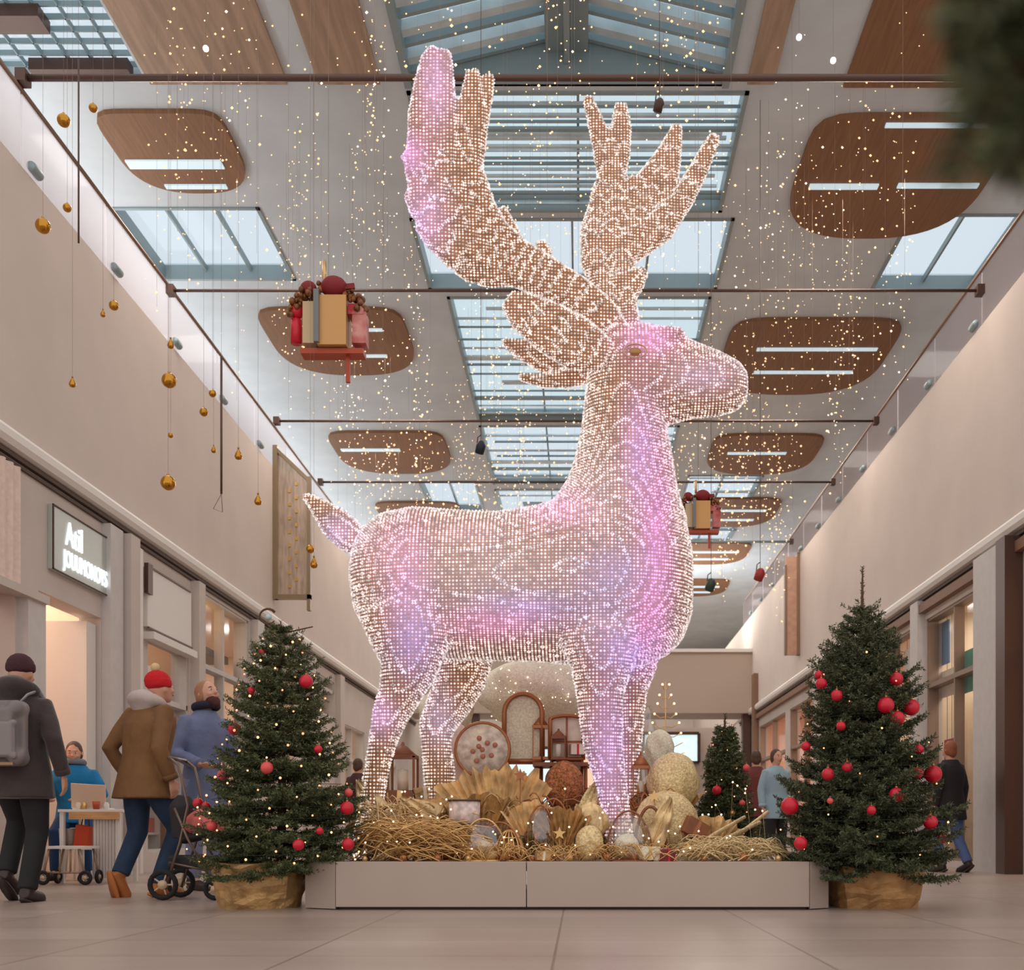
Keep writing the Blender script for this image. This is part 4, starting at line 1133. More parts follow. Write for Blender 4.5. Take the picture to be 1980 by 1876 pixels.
o = puff('tulle_cloud', 1040, 1340, 112, 66, 8.95, 'white gold glittery tulle cloud directly below the reindeer belly', M_GLITW, 1, 'tulle', base=False); sparks(o, 950, 1130, 1290, 1395, 8.55, 70, 2)
b = MB(); c = P(1040, 1610, 8.95); b.lathe([(.22, 0), (.2, .02), (.03, .05), (.025, P(1040, 1395, 8.95).z - ZP), (.05, P(1040, 1380, 8.95).z - ZP)], (c.x, 8.95, ZP), 16); b.build('stand', M_GOLDM, o)
o = puff('tulle_cloud', 862, 1378, 52, 46, 8.9, 'small pale glittery tulle puff behind the far hind leg', M_GLITW, 3, 'tulle', base=False)
b = MB(); c = P(862, 1610, 8.9); b.lathe([(.14, 0), (.12, .02), (.02, .04), (.02, P(862, 1415, 8.9).z - ZP)], (c.x, 8.9, ZP), 12); b.build('stand', M_GOLDM, o)
puff('glitter_sack', 1090, 1520, 36, 48, 8.0, 'bronze glitter sack under the shelf', M_GLITB, 4, 'sack')
puff('glitter_ball', 1302, 1512, 50, 56, 7.75, 'upper part of the big champagne glitter mound left of the small fir tree', M_GLIT, 5, 'decoration', base=False, wr=.06)
puff('glitter_ball', 1288, 1592, 62, 62, 7.5, 'lower champagne glitter mound behind the glass cloche', M_GLIT, 6, 'decoration', wr=.06)
puff('glitter_egg', 1140, 1630, 27, 34, 6.95, 'champagne glitter egg at the plinth edge beside the near foreleg', M_GLIT, 7, 'decoration', wr=.03)
puff('fabric_puff', 1145, 1590, 28, 36, 7.3, 'gold fabric puff behind the glitter egg', M_GOLDF, 8, 'fabric', wr=.3)
puff('fabric_puff', 888, 1462, 34, 60, 8.3, 'pink cream floral fabric puff left of the round ring', mat('floral cream cloth', rgb(232, 208, 190), .6, noise=.25, nscale=10), 9, 'fabric')

# big gold leaves / folded fans
def leaf(px, py, L, W, ang, D, label, m, curl=.04, lean=0.2, name='gold_leaf'):
    base = P(px, py, D); base.z = max(base.z, ZP + .01)
    L *= D / FPX; W *= D / FPX; d = Vector((math.cos(ang), lean * .3, math.sin(ang))); s = Vector((-math.sin(ang), 0, math.cos(ang)))
    mb = MB(); n = 14; k = 8; top = []; 
    for i in range(n + 1):
        u = i / n; w = W * math.sin(PI * min(1, u * .92 + .06)) ** .75
        row = []
        for j in range(k + 1):
            v = (j / k - .5) * 2
            row.append(base + d * (L * u) + s * (w * v) + Vector((0, curl * (abs(v) * .8 + .5 * u * u) * W * 3 + .02 * math.sin(v * 8 + u * 5) + .012 * math.sin(u * 17), .012 * math.sin(v * 5 + u * 11))))
        top.append(row)
    th = Vector((0, .008, 0))
    vs = [p for r in top for p in r] + [p + th for r in top for p in r]; N = (n + 1) * (k + 1)
    fs = []
    for i in range(n):
        for j in range(k):
            a = i * (k + 1) + j; fs.append((a, a + 1, a + k + 2, a + k + 1)); fs.append((N + a, N + a + k + 1, N + a + k + 2, N + a + 1))
    for i in range(n):
        a = i * (k + 1); b2 = a + k; fs.append((a, a + k + 1, N + a + k + 1, N + a)); fs.append((b2, N + b2, N + b2 + k + 1, b2 + k + 1))
    for j in range(k): fs.append((j, N + j, N + j + 1, j + 1)); a = n * (k + 1) + j; fs.append((a, a + 1, N + a + 1, N + a))
    mb.add(vs, fs, True)
    e = tag(mb.build(name, m, origin=base), label, 'leaf')
    q = MB(); q.tube([base + Vector((0, -.004, 0)) + d * (L * u / 6) + Vector((0, curl * .5 * (u / 6) ** 2 * W * 3, 0)) for u in range(7)], [.006, .005, .005, .004, .003, .002, .001], 6); q.build('midrib', M_GOLDM, e)
    return e
leaf(765, 1655, 165, 30, 1.15 + .9, 7.4, 'gold fabric leaf leaning left beside the near hind leg', M_GOLDF)
leaf(905, 1640, 165, 30, 2.5, 7.5, 'long pale gold leaf lying low across the left half', M_GOLDF)
leaf(1105, 1655, 150, 20, 1.25, 7.45, 'narrow gold leaf upright near the near foreleg', M_GLIT)
leaf(1255, 1655, 120, 20, 1.2, 7.25, 'gold leaf between the forelegs and the glitter mound', M_GOLDF)
leaf(1235, 1650, 120, 18, 1.9, 7.6, 'slim gold leaf behind the glass cloche', M_GOLDF)
leaf(820, 1655, 120, 24, 1.3, 7.8, 'dull gold leaf behind the gold straw', M_GOLDFOIL)
def fan(px, py, R, a0, a1, D, n, label, m, r0=.12, seed=0):
    """pleated paper fan spreading from a point"""
    rng = random.Random(seed)
    c = P(px, py, D); c.z = max(c.z, ZP + .01); R *= D / FPX; mb = MB(); vs = []; fs = []
    K = 7
    for i in range(n + 1):
        a = a0 + (a1 - a0) * i / n; dep = (.5 if i % 2 else -.5)
        rl = R * (1 + .07 * rng.uniform(-1, 1))
        for q in range(K):
            u = r0 + (1 - r0) * q / (K - 1)
            off = dep * .05 * u + .05 * u * u + .010 * rng.uniform(-1, 1)
            vs.append(c + Vector((math.cos(a) * rl * u, off, max(0, math.sin(a)) * rl * u)))
    N = len(vs); vs += [v + Vector((0, .006, 0)) for v in vs]
    for i in range(n):
        for q in range(K - 1):
            a = i * K + q; fs.append((a, a + 1, a + K + 1, a + K)); fs.append((N + a, N + a + K, N + a + K + 1, N + a + 1))
    for i in range(n):
        a = i * K; b2 = a + K - 1; fs.append((a, a + K, N + a + K, N + a)); fs.append((b2, N + b2, N + b2 + K, b2 + K))
    for q in range(K - 1): fs.append((q, N + q, N + q + 1, q + 1)); a = n * K + q; fs.append((a, a + 1, N + a + 1, N + a))
    mb.add(vs, fs)
    e = tag(mb.build('pleated_fan', m, origin=c), label, 'fan')
    return e
fan(965, 1655, 175, .9, 2.35, 7.7, 30, 'largest pleated gold fan standing in the centre below the arches', M_GOLDF, seed=1)
fan(930, 1656, 120, 1.0, 2.6, 7.35, 24, 'pleated gold fan in front left of the largest fan', M_GOLDFOIL, seed=2)
fan(1030, 1656, 105, .6, 2.2, 7.3, 22, 'small pleated gold fan in front right of the largest fan', M_GOLDF, seed=3)
fan(835, 1656, 118, 1.0, 2.5, 7.6, 24, 'pleated gold fan behind the heap of straw', M_GOLDF, seed=4)
fan(1170, 1656, 110, .8, 2.3, 7.75, 20, 'pleated champagne fan between the forelegs', M_GLIT, seed=5)
fan(1265, 1656, 150, .9, 2.0, 7.9, 22, 'tall pleated gold fan behind the glitter mound', M_GOLDFOIL, seed=6)
fan(1375, 1656, 80, .5, 2.4, 7.5, 20, 'low pleated gold fan at the foot of the small fir tree', M_GOLDF, seed=7)
fan(1088, 1656, 95, .9, 2.4, 7.1, 20, 'pleated bronze fan left of the glitter egg', M_GOLDFOIL, seed=8)
def wire_dome(px, rpx, hpx, D, label, m=None):
    c = P(px, 1656, D); r = rpx * D / FPX; H = hpx * D / FPX
    e = empty('wire_dome', (c.x, D, ZP), label, 'ornament'); b = MB()
    for k in range(8):
        a = PI * k / 8
        b.tube([(c.x + r * math.cos(t) * math.cos(a), D + r * math.cos(t) * math.sin(a), ZP + H * math.sin(t)) for t in [PI * i / 14 for i in range(15)]], .005, 5)
    for q in (.02, .4, .75): b.tube([(c.x + r * math.sqrt(1 - q * q) * math.cos(2 * PI * i / 24), D + r * math.sqrt(1 - q * q) * math.sin(2 * PI * i / 24), ZP + H * q) for i in range(24)], .005, 5, closed=True)
    b.build('wire_cage', m or M_GOLDM, e)
    b = MB(); b.ell((c.x, D, ZP + H * .35), (r * .6, r * .6, H * .33), 14, 10); b.build('glitter_filling', M_GLITB, e)
wire_dome(860, 34, 48, 7.15, 'small gold wire dome at the right end of the straw heap')
wire_dome(985, 30, 60, 7.05, 'gold wire dome right of the clear glass dome')
wire_dome(1205, 40, 120, 7.7, 'tall gold wire dome behind the near forefoot', M_COPPER)
def hoop(px0, px1, pyt, D, label, m, t=.009):
    a = P(px0, 1656, D); b_ = P(px1, pyt, D); e = MB()
    e.tube([((a.x + b_.x) / 2 - (b_.x - a.x) / 2 * math.cos(u), D, ZP + (b_.z - ZP) * math.sin(u)) for u in [PI * i / 20 for i in range(21)]], t, 7)
    tag(e.build('copper_hoop', m, origin=((a.x + b_.x) / 2, D, ZP)), label, 'hoop')
hoop(870, 950, 1500, 7.9, 'copper hoop arching under the round ring', M_COPPER); hoop(1030, 1110, 1545, 7.35, 'copper hoop right of the small front fan', M_COPPER, .008)
hoop(1225, 1290, 1560, 7.3, 'brown hoop behind the cloche at right', M_BRNWOOD, .012); hoop(760, 830, 1560, 7.5, 'thin gold hoop at the left by the near hind leg', M_GOLDM, .006)
hoop(920, 1010, 1590, 7.0, 'pale copper hoop at the front over the gold wire dome', M_COPPER, .006)
# stars and small presents tucked in
for i, (px, py, D, r, lab) in enumerate([(1082, 1612, 7.0, 13, 'red brown star at the front centre'), (800, 1640, 7.0, 12, 'copper star on the straw heap'), (1330, 1640, 7.0, 12, 'gold star beside the red box'), (1006, 1500, 7.6, 14, 'gold star on the largest fan'), (1265, 1540, 7.35, 13, 'copper star on the glitter mound')]):
    c = P(px, py, D); q = r * D / FPX; pts = [(c.x + (q if k % 2 == 0 else q * .42) * math.sin(PI * k / 5), c.z + (q if k % 2 == 0 else q * .42) * math.cos(PI * k / 5)) for k in range(10)]
    b = MB(); b.prism(pts, D - .012, D + .012); b.tube([(c.x, D, c.z), (c.x, D + .02, ZP)], .003, 4); tag(b.build('star_ornament', [M_GOLDM, M_COPPER][i % 2], origin=c), lab, 'star')

# glass cloches and wire domes
def cloche(px, py_top, rpx, D, label, handle=M_BRNWOOD, filler=M_GLITW):
    c = P(px, py_top, D); r = rpx * D / FPX; H = c.z - ZP
    e = empty('glass_cloche', (c.x, D, ZP), label, 'cloche')
    q = MB(); q.lathe([(r, .012), (r, H * .45), (r * .93, H * .65), (r * .7, H * .86), (r * .35, H * .97), (.005, H)], (c.x, D, ZP), 28); q.build('glass_dome', G_CLEAR, e)
    q = MB(); q.lathe([(r * 1.08, 0), (r * 1.08, .012), (.01, .014)], (c.x, D, ZP), 28); q.build('base', handle, e)
    q = MB(); q.tube([(c.x + r * 1.02 * math.cos(a), D - r * .1, ZP + .01 + H * 1.02 * math.sin(a)) for a in [PI * i / 16 for i in range(17)]], .007, 6); q.build('hoop', handle, e)
    q = MB(); q.ell((c.x - r * .1, D, ZP + H * .3), (r * .55, r * .5, H * .28), 14, 10); q.ell((c.x + r * .35, D - r * .2, ZP + H * .15), (r * .28, r * .28, H * .13), 10, 8); q.build('glitter_filling', filler, e)
    return e
cloche(1216, 1573, 44, 7.0, 'clear glass cloche with brown hoop in front of the near foreleg')
cloche(935, 1588, 44, 7.0, 'clear glass dome under a gold wire at the front left of centre', M_GOLDM, M_GLIT)
cloche(1046, 1562, 30, 7.15, 'slim arched cloche with bronze hoop at the front centre', M_COPPER, M_GLITB)
# drum
e = empty('toy_drum', (P(898, 1570, 7.2).x, 7.2, P(898, 1596, 7.2).z), 'small white toy drum with dark rim above the glass dome', 'drum')
c = P(898, 1596, 7.2); h = 46 * 7.2 / FPX; r = 30 * 7.2 / FPX
b = MB(); b.lathe([(r, 0), (r, h)], c, 24); b.build('shell', mat('pink white drum shell', rgb(226, 204, 196), .5, noise=.3, nscale=20), e)
b = MB(); b.lathe([(r * 1.06, h), (r * 1.06, h + .012), (.01, h + .014)], c, 24); b.lathe([(r * 1.05, 0), (r * 1.05, .012)], c, 24); b.build('rim', M_DARKB, e)
b = MB(); b.lathe([(r * .5, 0), (r * .6, c.z - ZP)], (c.x, c.y, ZP), 14); b.build('pedestal', M_GOLDM, e)
# vase
e = empty('vase', (P(904, 1530, 7.9).x, 7.9, ZP), 'red brown polished vase next to the far hind leg', 'vase')
c = P(904, 1545, 7.9); b = MB(); b.lathe([(.05, 0), (.03, .03), (.03, c.z - ZP - .07), (.08, c.z - ZP), (.10, c.z - ZP + .06), (.06, c.z - ZP + .12), (.025, c.z - ZP + .17), (.035, c.z - ZP + .19)], (c.x, 7.9, ZP), 20); b.build('vase_body', mat('burnt copper glaze', rgb(176, 96, 62), .25, .4), e)
# boxes
def box_gift(px, py, w, h, D, label, m, rib, rot=0):
    c = P(px, py, D); w *= D / FPX; h *= D / FPX
    c.z = max(c.z, ZP + h / 2 + (.3 * w * abs(math.sin(rot))))
    e = empty('gift_box', (c.x, D, c.z - h / 2), label, 'gift')
    q = MB(); q.box(c, (w, w, h), (0, rot, .2)); q.build('box', m, e, bevel=.004)
    q = MB(); q.box(c, (w * .16, w * 1.02, h * 1.02), (0, rot, .2)); q.box(c, (w * 1.02, w * .16, h * 1.02), (0, rot, .2)); q.build('ribbon', rib, e)
box_gift(770, 1560, 52, 60, 7.9, 'tall copper brown gift box behind the near hind leg', M_BRNWOOD, M_GOLDM, .05)
box_gift(822, 1545, 40, 44, 8.0, 'gold paper gift box behind the far hind leg', M_GOLDFOIL, M_CREAM, -.1)
box_gift(1236, 1596, 44, 40, 7.8, 'brown gift box between the far foreleg and the mound', M_BRNWOOD, M_GOLDM, .1)
box_gift(1341, 1603, 46, 34, 7.35, 'tilted chocolate brown gift box in front of the small fir tree', M_BRNWOOD, M_COPPER, .5)
box_gift(1290, 1654, 26, 24, 6.9, 'small dark red gift box at the plinth edge right of the cloche', mat('dark red paper', rgb(120, 26, 22), .4), M_RED, 0)
box_gift(1252, 1650, 40, 26, 6.95, 'white glitter gift box at the plinth edge under the cloche', M_GLITW, M_GOLDM, .05)
box_gift(1115, 1450, 26, 20, 8.25, 'tiny white and red framed box on the shelf by the foreleg', M_CREAM, M_RED, 0)
box_gift(1050, 1655, 28, 18, 6.9, 'little gold gift box at the front centre edge', M_GOLDFOIL, M_CREAM, .1)
# small gold balls along the front edge
rr = random.Random(9)
names = ['far left end', 'left of the straw', 'under the left leaf', 'left of the front dome', 'right of the front dome', 'left of the slim cloche', 'right of the slim cloche', 'left of the glitter egg', 'right of the glitter egg', 'left of the red box', 'right of the red box', 'below the gold sticks', 'at the far right end']
for i, nme in enumerate(names):
    x = 706 + i * 66 + rr.uniform(-10, 10); D = 6.86 + rr.uniform(0, .06); r = rr.uniform(.018, .032); c = P(x, 1610, D); c.z = ZP + r
    tag(MB().ell(c, r, 14, 10).build('bauble', [M_GOLDM, M_GLITB, M_COPPER][i % 3], origin=c), 'small %s ball on the plinth front edge, %s' % (['gold', 'bronze glitter', 'copper'][i % 3], nme), 'ball', 'small balls along the plinth edge')
# straw and sticks
def strands(name, px0, px1, py0, py1, D0, D1, n, label, m, seed, ln=.45, r=.004, flat=.25, kind='stuff', cat='straw'):
    rng = np.random.default_rng(seed); b = MB()
    for i in range(n):
        D = rng.uniform(D0, D1); c = P(rng.uniform(px0, px1), rng.uniform(py0, py1), D); c.z = max(c.z, ZP + .012)
        a = rng.normal() * flat; d = Vector((math.cos(a), rng.normal() * .3, math.sin(a))); L = ln * rng.uniform(.4, 1); bow = rng.uniform(.02, .10)
        pts = [c + d * (L * (u - .5)) + Vector((0, 0, bow * (1 - (2 * u - 1) ** 2))) for u in (0, .25, .5, .75, 1)]
        for p in pts: p.z = max(p.z, ZP + .006)
        b.tube(pts, r * rng.uniform(.6, 1.3), 4)
    c0 = P((px0 + px1) / 2, 1610, D0)
    return tag(b.build(name, m, origin=(c0.x, (D0 + D1) / 2, ZP)), label, cat, kind=kind)
strands('gold_straw', 720, 900, 1600, 1662, 6.85, 7.4, 420, 'heap of shiny gold straw at the left end of the plinth', M_GOLDM, 1)
strands('gold_straw', 700, 780, 1570, 1655, 6.95, 7.6, 160, 'loose pale gold straw around the near hind hoof', M_GOLDF, 7, ln=.3, flat=.8)
strands('gold_straw', 900, 1300, 1652, 1664, 6.8, 7.2, 300, 'thin gold straw strewn along the front of the plinth', M_GOLDM, 2, ln=.2, flat=.5, r=.003)
strands('gold_straw', 1330, 1500, 1640, 1664, 6.85, 7.3, 260, 'pale gold straw at the right end of the plinth', M_GLIT, 3, ln=.3, r=.004)
for i, (x0, y0, x1, y1, D, lab) in enumerate([(1320, 1655, 1440, 1580, 7.2, 'gold twig rod rising to the right, lowest of the fan'), (1340, 1658, 1470, 1590, 7.3, 'pale gold rod crossing behind the lowest rod'), (1380, 1660, 1485, 1570, 7.4, 'grey green gold rod at the back of the fan'), (1420, 1655, 1500, 1620, 7.1, 'short flat gold rod near the big fir tree')]):
    a = P(x0, y0, D - .1); c = P(x1, y1, D + .25); a.z = max(a.z, ZP + .02)
    tag(MB().tube([a, (a + c) / 2 + Vector((0, 0, .01)), c], [.02, .018, .013], 8).build('gold_rod', M_GLIT if i % 2 else M_GOLDF, origin=a), lab, 'rod', 'gold rods right of the mound')
strands('gold_foliage', 690, 1010, 1560, 1650, 7.3, 8.3, 260, 'tangle of gold foliage sprigs filling the back left of the plinth', M_GOLDFOIL, 12, ln=.22, flat=1.6, r=.006, cat='foliage')
strands('gold_foliage', 1010, 1330, 1540, 1650, 7.5, 8.3, 260, 'tangle of copper foliage sprigs filling the back right of the plinth', M_COPPER, 13, ln=.22, flat=1.6, r=.006, cat='foliage')
strands('dark_foliage', 950, 1200, 1630, 1662, 7.0, 7.4, 120, 'dark olive sprigs low along the middle of the plinth', mat('olive sprig', rgb(96, 78, 40), .6), 14, ln=.12, flat=1.2, r=.005, cat='foliage')
e = empty('fairy_lights', (P(1050, 1610, 7.3).x, 7.3, ZP), 'added string of warm bulbs brightening the gold plinth decorations', 'string lights')  # bulbs added to lift the brightness of the gold decorations
rng = np.random.default_rng(77); me_ = MB().ell((0, 0, 0), .0065, 8, 6).mesh('bulb', M_TWINK); wp = []
for i in range(96):
    px = 700 + 790 * (i + rng.random()) / 96; top = 1560 + 50 * math.sin(px * .021) ; p = P(px, rng.uniform(top, 1655), rng.uniform(6.85, 7.15)); p.z = max(p.z, ZP + .012); wp.append(p)
    o = bpy.data.objects.new('bulb', me_); COL.objects.link(o); o.parent = e; o.location = p - Vector(e['_o'])
MB().tube(wp, .0012, 3).build('wire', M_GOLDM, e)
# sparkling gold candelabra tree in the distance
D = 9.2; c = P(1287, 1610, D); zt = P(1287, 1318, D).z
e = empty('gold_wire_tree', (c.x, D, ZP), 'slim gold wire tree with sparkling lights behind the glitter mound', 'decoration')
b = MB(); b.lathe([(.09, 0), (.08, .02), (.015, .03)], (c.x, D, ZP), 14); b.tube([(c.x, D, ZP), (c.x, D, zt)], [.01, .004], 6)
tips = []
for i in range(9):
    z = zt - .06 - i * .085; L = .03 + i * .022
    for s in (-1, 1):
        p = Vector((c.x + s * L, D + (.03 if i % 2 else -.03), z + .03)); b.tube([(c.x, D, z), (c.x + s * L * .5, D, z - .01), p], .004, 5); tips.append(p)
b.build('wire_branch', M_GOLDM, e)
for p in tips: MB().ell(p, .010, 8, 6).build('lamp', mat('amber lamp', rgb(255, 190, 110), .4, emis=(1, .55, .2, 1), es=5), e)
# tall glass lantern behind far foreleg
D = 8.6; a = P(1248, 1610, D); e = empty('glass_lantern', (a.x, D, ZP), 'tall clear glass lantern with white glitter behind the far foreleg', 'lantern')
zt = P(1248, 1365, D).z; b = MB(); b.lathe([(.09, 0), (.10, .03), (.12, .3), (.13, (zt - ZP) * .6), (.08, (zt - ZP) * .85), (.03, zt - ZP)], (a.x + .02, D, ZP), 20); b.build('glass_body', G_CLEAR, e)
b = MB(); b.ell((a.x + .02, D, ZP + .35), (.08, .08, .32), 14, 10); b.build('glitter_filling', M_GLITW, e)
puff('white_fur', 1275, 1452, 28, 40, 8.5, 'white sparkling tulle behind the copper lantern at right', M_GLITW, 21, 'tulle', base=False, wr=.15)
q = [o_ for o_ in COL.objects if o_.name.startswith('white_fur')][0]; q.name = 'tulle_cloud'
b = MB(); c = P(1275, 1610, 8.5); b.lathe([(.1, 0), (.09, .02), (.02, .04), (.02, P(1275, 1485, 8.5).z - ZP)], (c.x, 8.5, ZP), 12); b.build('stand', M_GOLDM, q)

# ================================================================ hanging things
M_WIRE = mat('thin cord', rgb(150, 128, 112), .7)
M_GOLDB = mat('gold glass ball', rgb(196, 140, 52), .16, .9)
def hang(px, py, rpx, D, kind, label):
    c = P(px, py, D); r = rpx * D / FPX
    b = MB()
    if kind == 's': b.ell(c, r, 20, 14)
    else: b.lathe([(.002, -r * 1.05), (r * .6, -r * .85), (r * .82, -r * .3), (r * .6, r * .35), (r * .25, r * 1.0), (.003, r * 1.5)], c, 16)
    e = tag(b.build('hanging_bauble', M_GOLDB, origin=c), label, 'ornament', 'gold ornaments hanging at the left')
    q = MB(); q.lathe([(r * .22, 0), (r * .22, r * .25), (.003, r * .3)], c + Vector((0, 0, r * (.95 if kind == 's' else 1.4))), 8); q.build('cap', M_CAP, e)
    q = MB(); q.tube([c + Vector((0, 0, r)), (c.x, c.y, CZ)], .0012, 3); q.build('cord', M_WIRE, e)
for a in [(83, 437, 14, 8.2, 's', 'big gold ball hanging highest on the dark fascia at far left'), (220, 591, 9, 8.6, 's', 'gold ball hanging beside a smaller drop at upper left'), (199, 607, 6, 8.6, 'd', 'tiny gold drop just left of the upper left ball'),
          (123, 233, 12, 8.4, 's', 'amber gold ball hanging before the gallery glass at top left'), (180, 209, 8, 8.7, 's', 'dull gold ball at top left, right of the amber ball'), (327, 736, 14, 8.4, 's', 'big gold ball hanging at mid height right of the lone drop'),
          (140, 741, 8, 8.2, 'd', 'lone dark gold drop on the plain fascia at left'), (411, 761, 7, 9.0, 's', 'small orange gold ball left of the hanging rod top'), (394, 797, 8, 9.2, 's', 'small half-lit gold ball below the orange one'),
          (330, 666, 8, 8.8, 'd', 'gold drop above the big mid-height ball'), (461, 880, 9, 9.0, 'd', 'gold drop right of the dark hanging rod'), (325, 934, 14, 8.4, 's', 'lowest big gold ball on the left fascia'),
          (499, 968, 9, 9.0, 'd', 'lowest gold drop nearest the framed banner'), (413, 870, 6, 9.4, 'd', 'faint gold drop left of the dark hanging rod'), (330, 842, 5, 9.4, 's', 'tiny orange bead between the two big gold balls'),
          (600, 1062, 8, 9.2, 's', 'gold ball hanging right of the banner under the reindeer tail'), (607, 1090, 9, 9.3, 'd', 'dull gold tassel drop below the ball under the reindeer tail'), (130, 402, 8, 9.0, 's', 'brown ball against the gallery glass at far left')]:
    hang(*a)
# gift bunches
def gift_cluster(px, py, s, D, label, seed):
    rng = random.Random(seed); k = s * D / FPX
    c = P(px, py, D); e = empty('hanging_gift_bunch', c, label, 'decoration')
    b = MB(); b.tube([c + Vector((0, 0, .6 * k)), (c.x, c.y, CZ)], .002, 3); b.build('cord', M_WIRE, e)
    b = MB(); b.tube([c + Vector((-.08 * k, 0, .55 * k)), c + Vector((-.08 * k, 0, 1.0 * k))], .04 * k, 8); b.build('gold_stem', M_GOLDM, e)
    b = MB(); b.box(c + Vector((.12 * k, 0, -.25 * k)), (.55 * k, .5 * k, .95 * k)); b.build('gold_box', mat('tan gift paper', rgb(206, 156, 96), .45, .2), e)
    b = MB(); b.box(c + Vector((-.32 * k, .05 * k, -.25 * k)), (.28 * k, .4 * k, .8 * k)); b.build('cream_box', mat('cream gift paper', rgb(206, 180, 140), .5), e)
    b = MB(); b.box(c + Vector((-.16 * k, -.1 * k, -.2 * k)), (.10 * k, .45 * k, 1.0 * k)); b.build('grey_ribbon', mat('grey satin ribbon', rgb(120, 122, 118), .4), e)
    b = MB(); b.lathe([(.11 * k, 0), (.11 * k, .45 * k), (.04 * k, .5 * k)], c + Vector((-.62 * k, 0, -.6 * k)), 10); b.ell(c + Vector((-.62 * k, 0, .02 * k)), .15 * k, 12, 8); b.build('red_cracker', M_RED, e)
    b = MB(); b.ell(c + Vector((.14 * k, -.15 * k, .42 * k)), (.26 * k, .2 * k, .2 * k)); b.box(c + Vector((.36 * k, -.15 * k, .42 * k)), (.36 * k, .05 * k, .10 * k), (0, -.1, 0)); b.ell(c + Vector((-.36 * k, -.1 * k, .42 * k)), (.16 * k, .12 * k, .14 * k)); b.build('red_bow', mat('wine red velvet', rgb(130, 14, 24), .6), e)
    b = MB(); b.box(c + Vector((.62 * k, 0, -.35 * k)), (.26 * k, .3 * k, .6 * k)); b.box(c + Vector((.56 * k, 0, 0)), (.3 * k, .32 * k, .2 * k)); b.build('red_box', mat('red white paper', rgb(214, 150, 140), .5, col2=rgb(170, 20, 30), nscale=6), e)
    b = MB()
    for i in range(150):
        a = PI * (i / 149) * 1.1 - .15; R_ = .62 * k * rng.uniform(.8, 1.15)
        b.ell(c + Vector((R_ * 1.05 * math.cos(a), rng.uniform(-.2, .12) * k, R_ * .75 * math.sin(a) - .02 * k)), rng.uniform(.03, .07) * k, 6, 5)
    b.build('berry_garland', mat('brown gold berries', rgb(134, 84, 46), .4, .3, noise=.5, nscale=12), e)
    b = MB(); b.box(c + Vector((.1 * k, 0, -.80 * k)), (1.2 * k, .3 * k, .10 * k)); b.box(c + Vector((.38 * k, 0, -1.05 * k)), (.08 * k, .06 * k, .6 * k)); b.build('red_tray', mat('orange red lacquer', rgb(176, 66, 30), .4), e)
gift_cluster(635, 605, 100, 9.4, 'hanging bunch of gifts with a wine red bow at upper left', 3)
gift_cluster(1350, 985, 56, 9.8, 'smaller hanging bunch of copper and red gifts right of the reindeer throat', 5)
def pend(px, py0, py1, D, w, label, m, nm='hanging_rod', cat='rod', extra=None):
    a = P(px, py0, D); c = P(px, py1, D)
    e = empty(nm, a, label, cat)
    b = MB(); b.tube([a, c], w, 8); b.build('rod', m, e)
    b = MB(); b.tube([a, (a.x, a.y, CZ)], .0015, 3); b.build('cord', M_WIRE, e)
    return e, a, c
pend(152, 115, 470, 8.9, .008, 'thin dark rod hanging in front of the upper left gallery', M_DARKB)
e, a, c = pend(428, 690, 955, 9.0, .010, 'dark metal rod hanging above the shutter panel', M_DARKB)
b = MB(); b.tube([c, c + Vector((-.07, 0, -.13)), c + Vector((.01, 0, -.16)), c], .004, 4); b.build('triangle', M_WIRE, e)
for (px, py, D, lab, cc) in ((1275, 200, 9.6, 'small dark brown camera dome hanging under the skylight louvres', rgb(70, 50, 42)), (930, 862, 10.4, 'small black projector hanging left of the reindeer neck', rgb(36, 48, 56)), (1470, 1108, 12, 'small red spotlight hanging far right of the reindeer chest', rgb(170, 60, 56)), (1375, 1128, 13, 'small dark green spotlight hanging right of the reindeer chest', rgb(60, 76, 66))):
    a = P(px, py, D); k = 16 * D / FPX
    e = empty('hanging_spotlight', a, lab, 'spotlight')
    b = MB(); b.lathe([(k * .35, -k), (k * .55, -k * .9), (k * .6, k * .1), (k * .3, k * .5), (k * .1, k * .6)], a, 14, rot=(.35, .3, 0)); b.build('housing', mat(lab, cc, .4, .3), e)
    b = MB(); b.tube([a + Vector((0, 0, k * .4)), (a.x, a.y, CZ)], .003, 4); b.tube([a + Vector((-k * .5, 0, 0)), a + Vector((-k * .4, 0, k)), a + Vector((0, 0, k * 1.3))], .006, 5); b.build('bracket', M_DARKB, e)

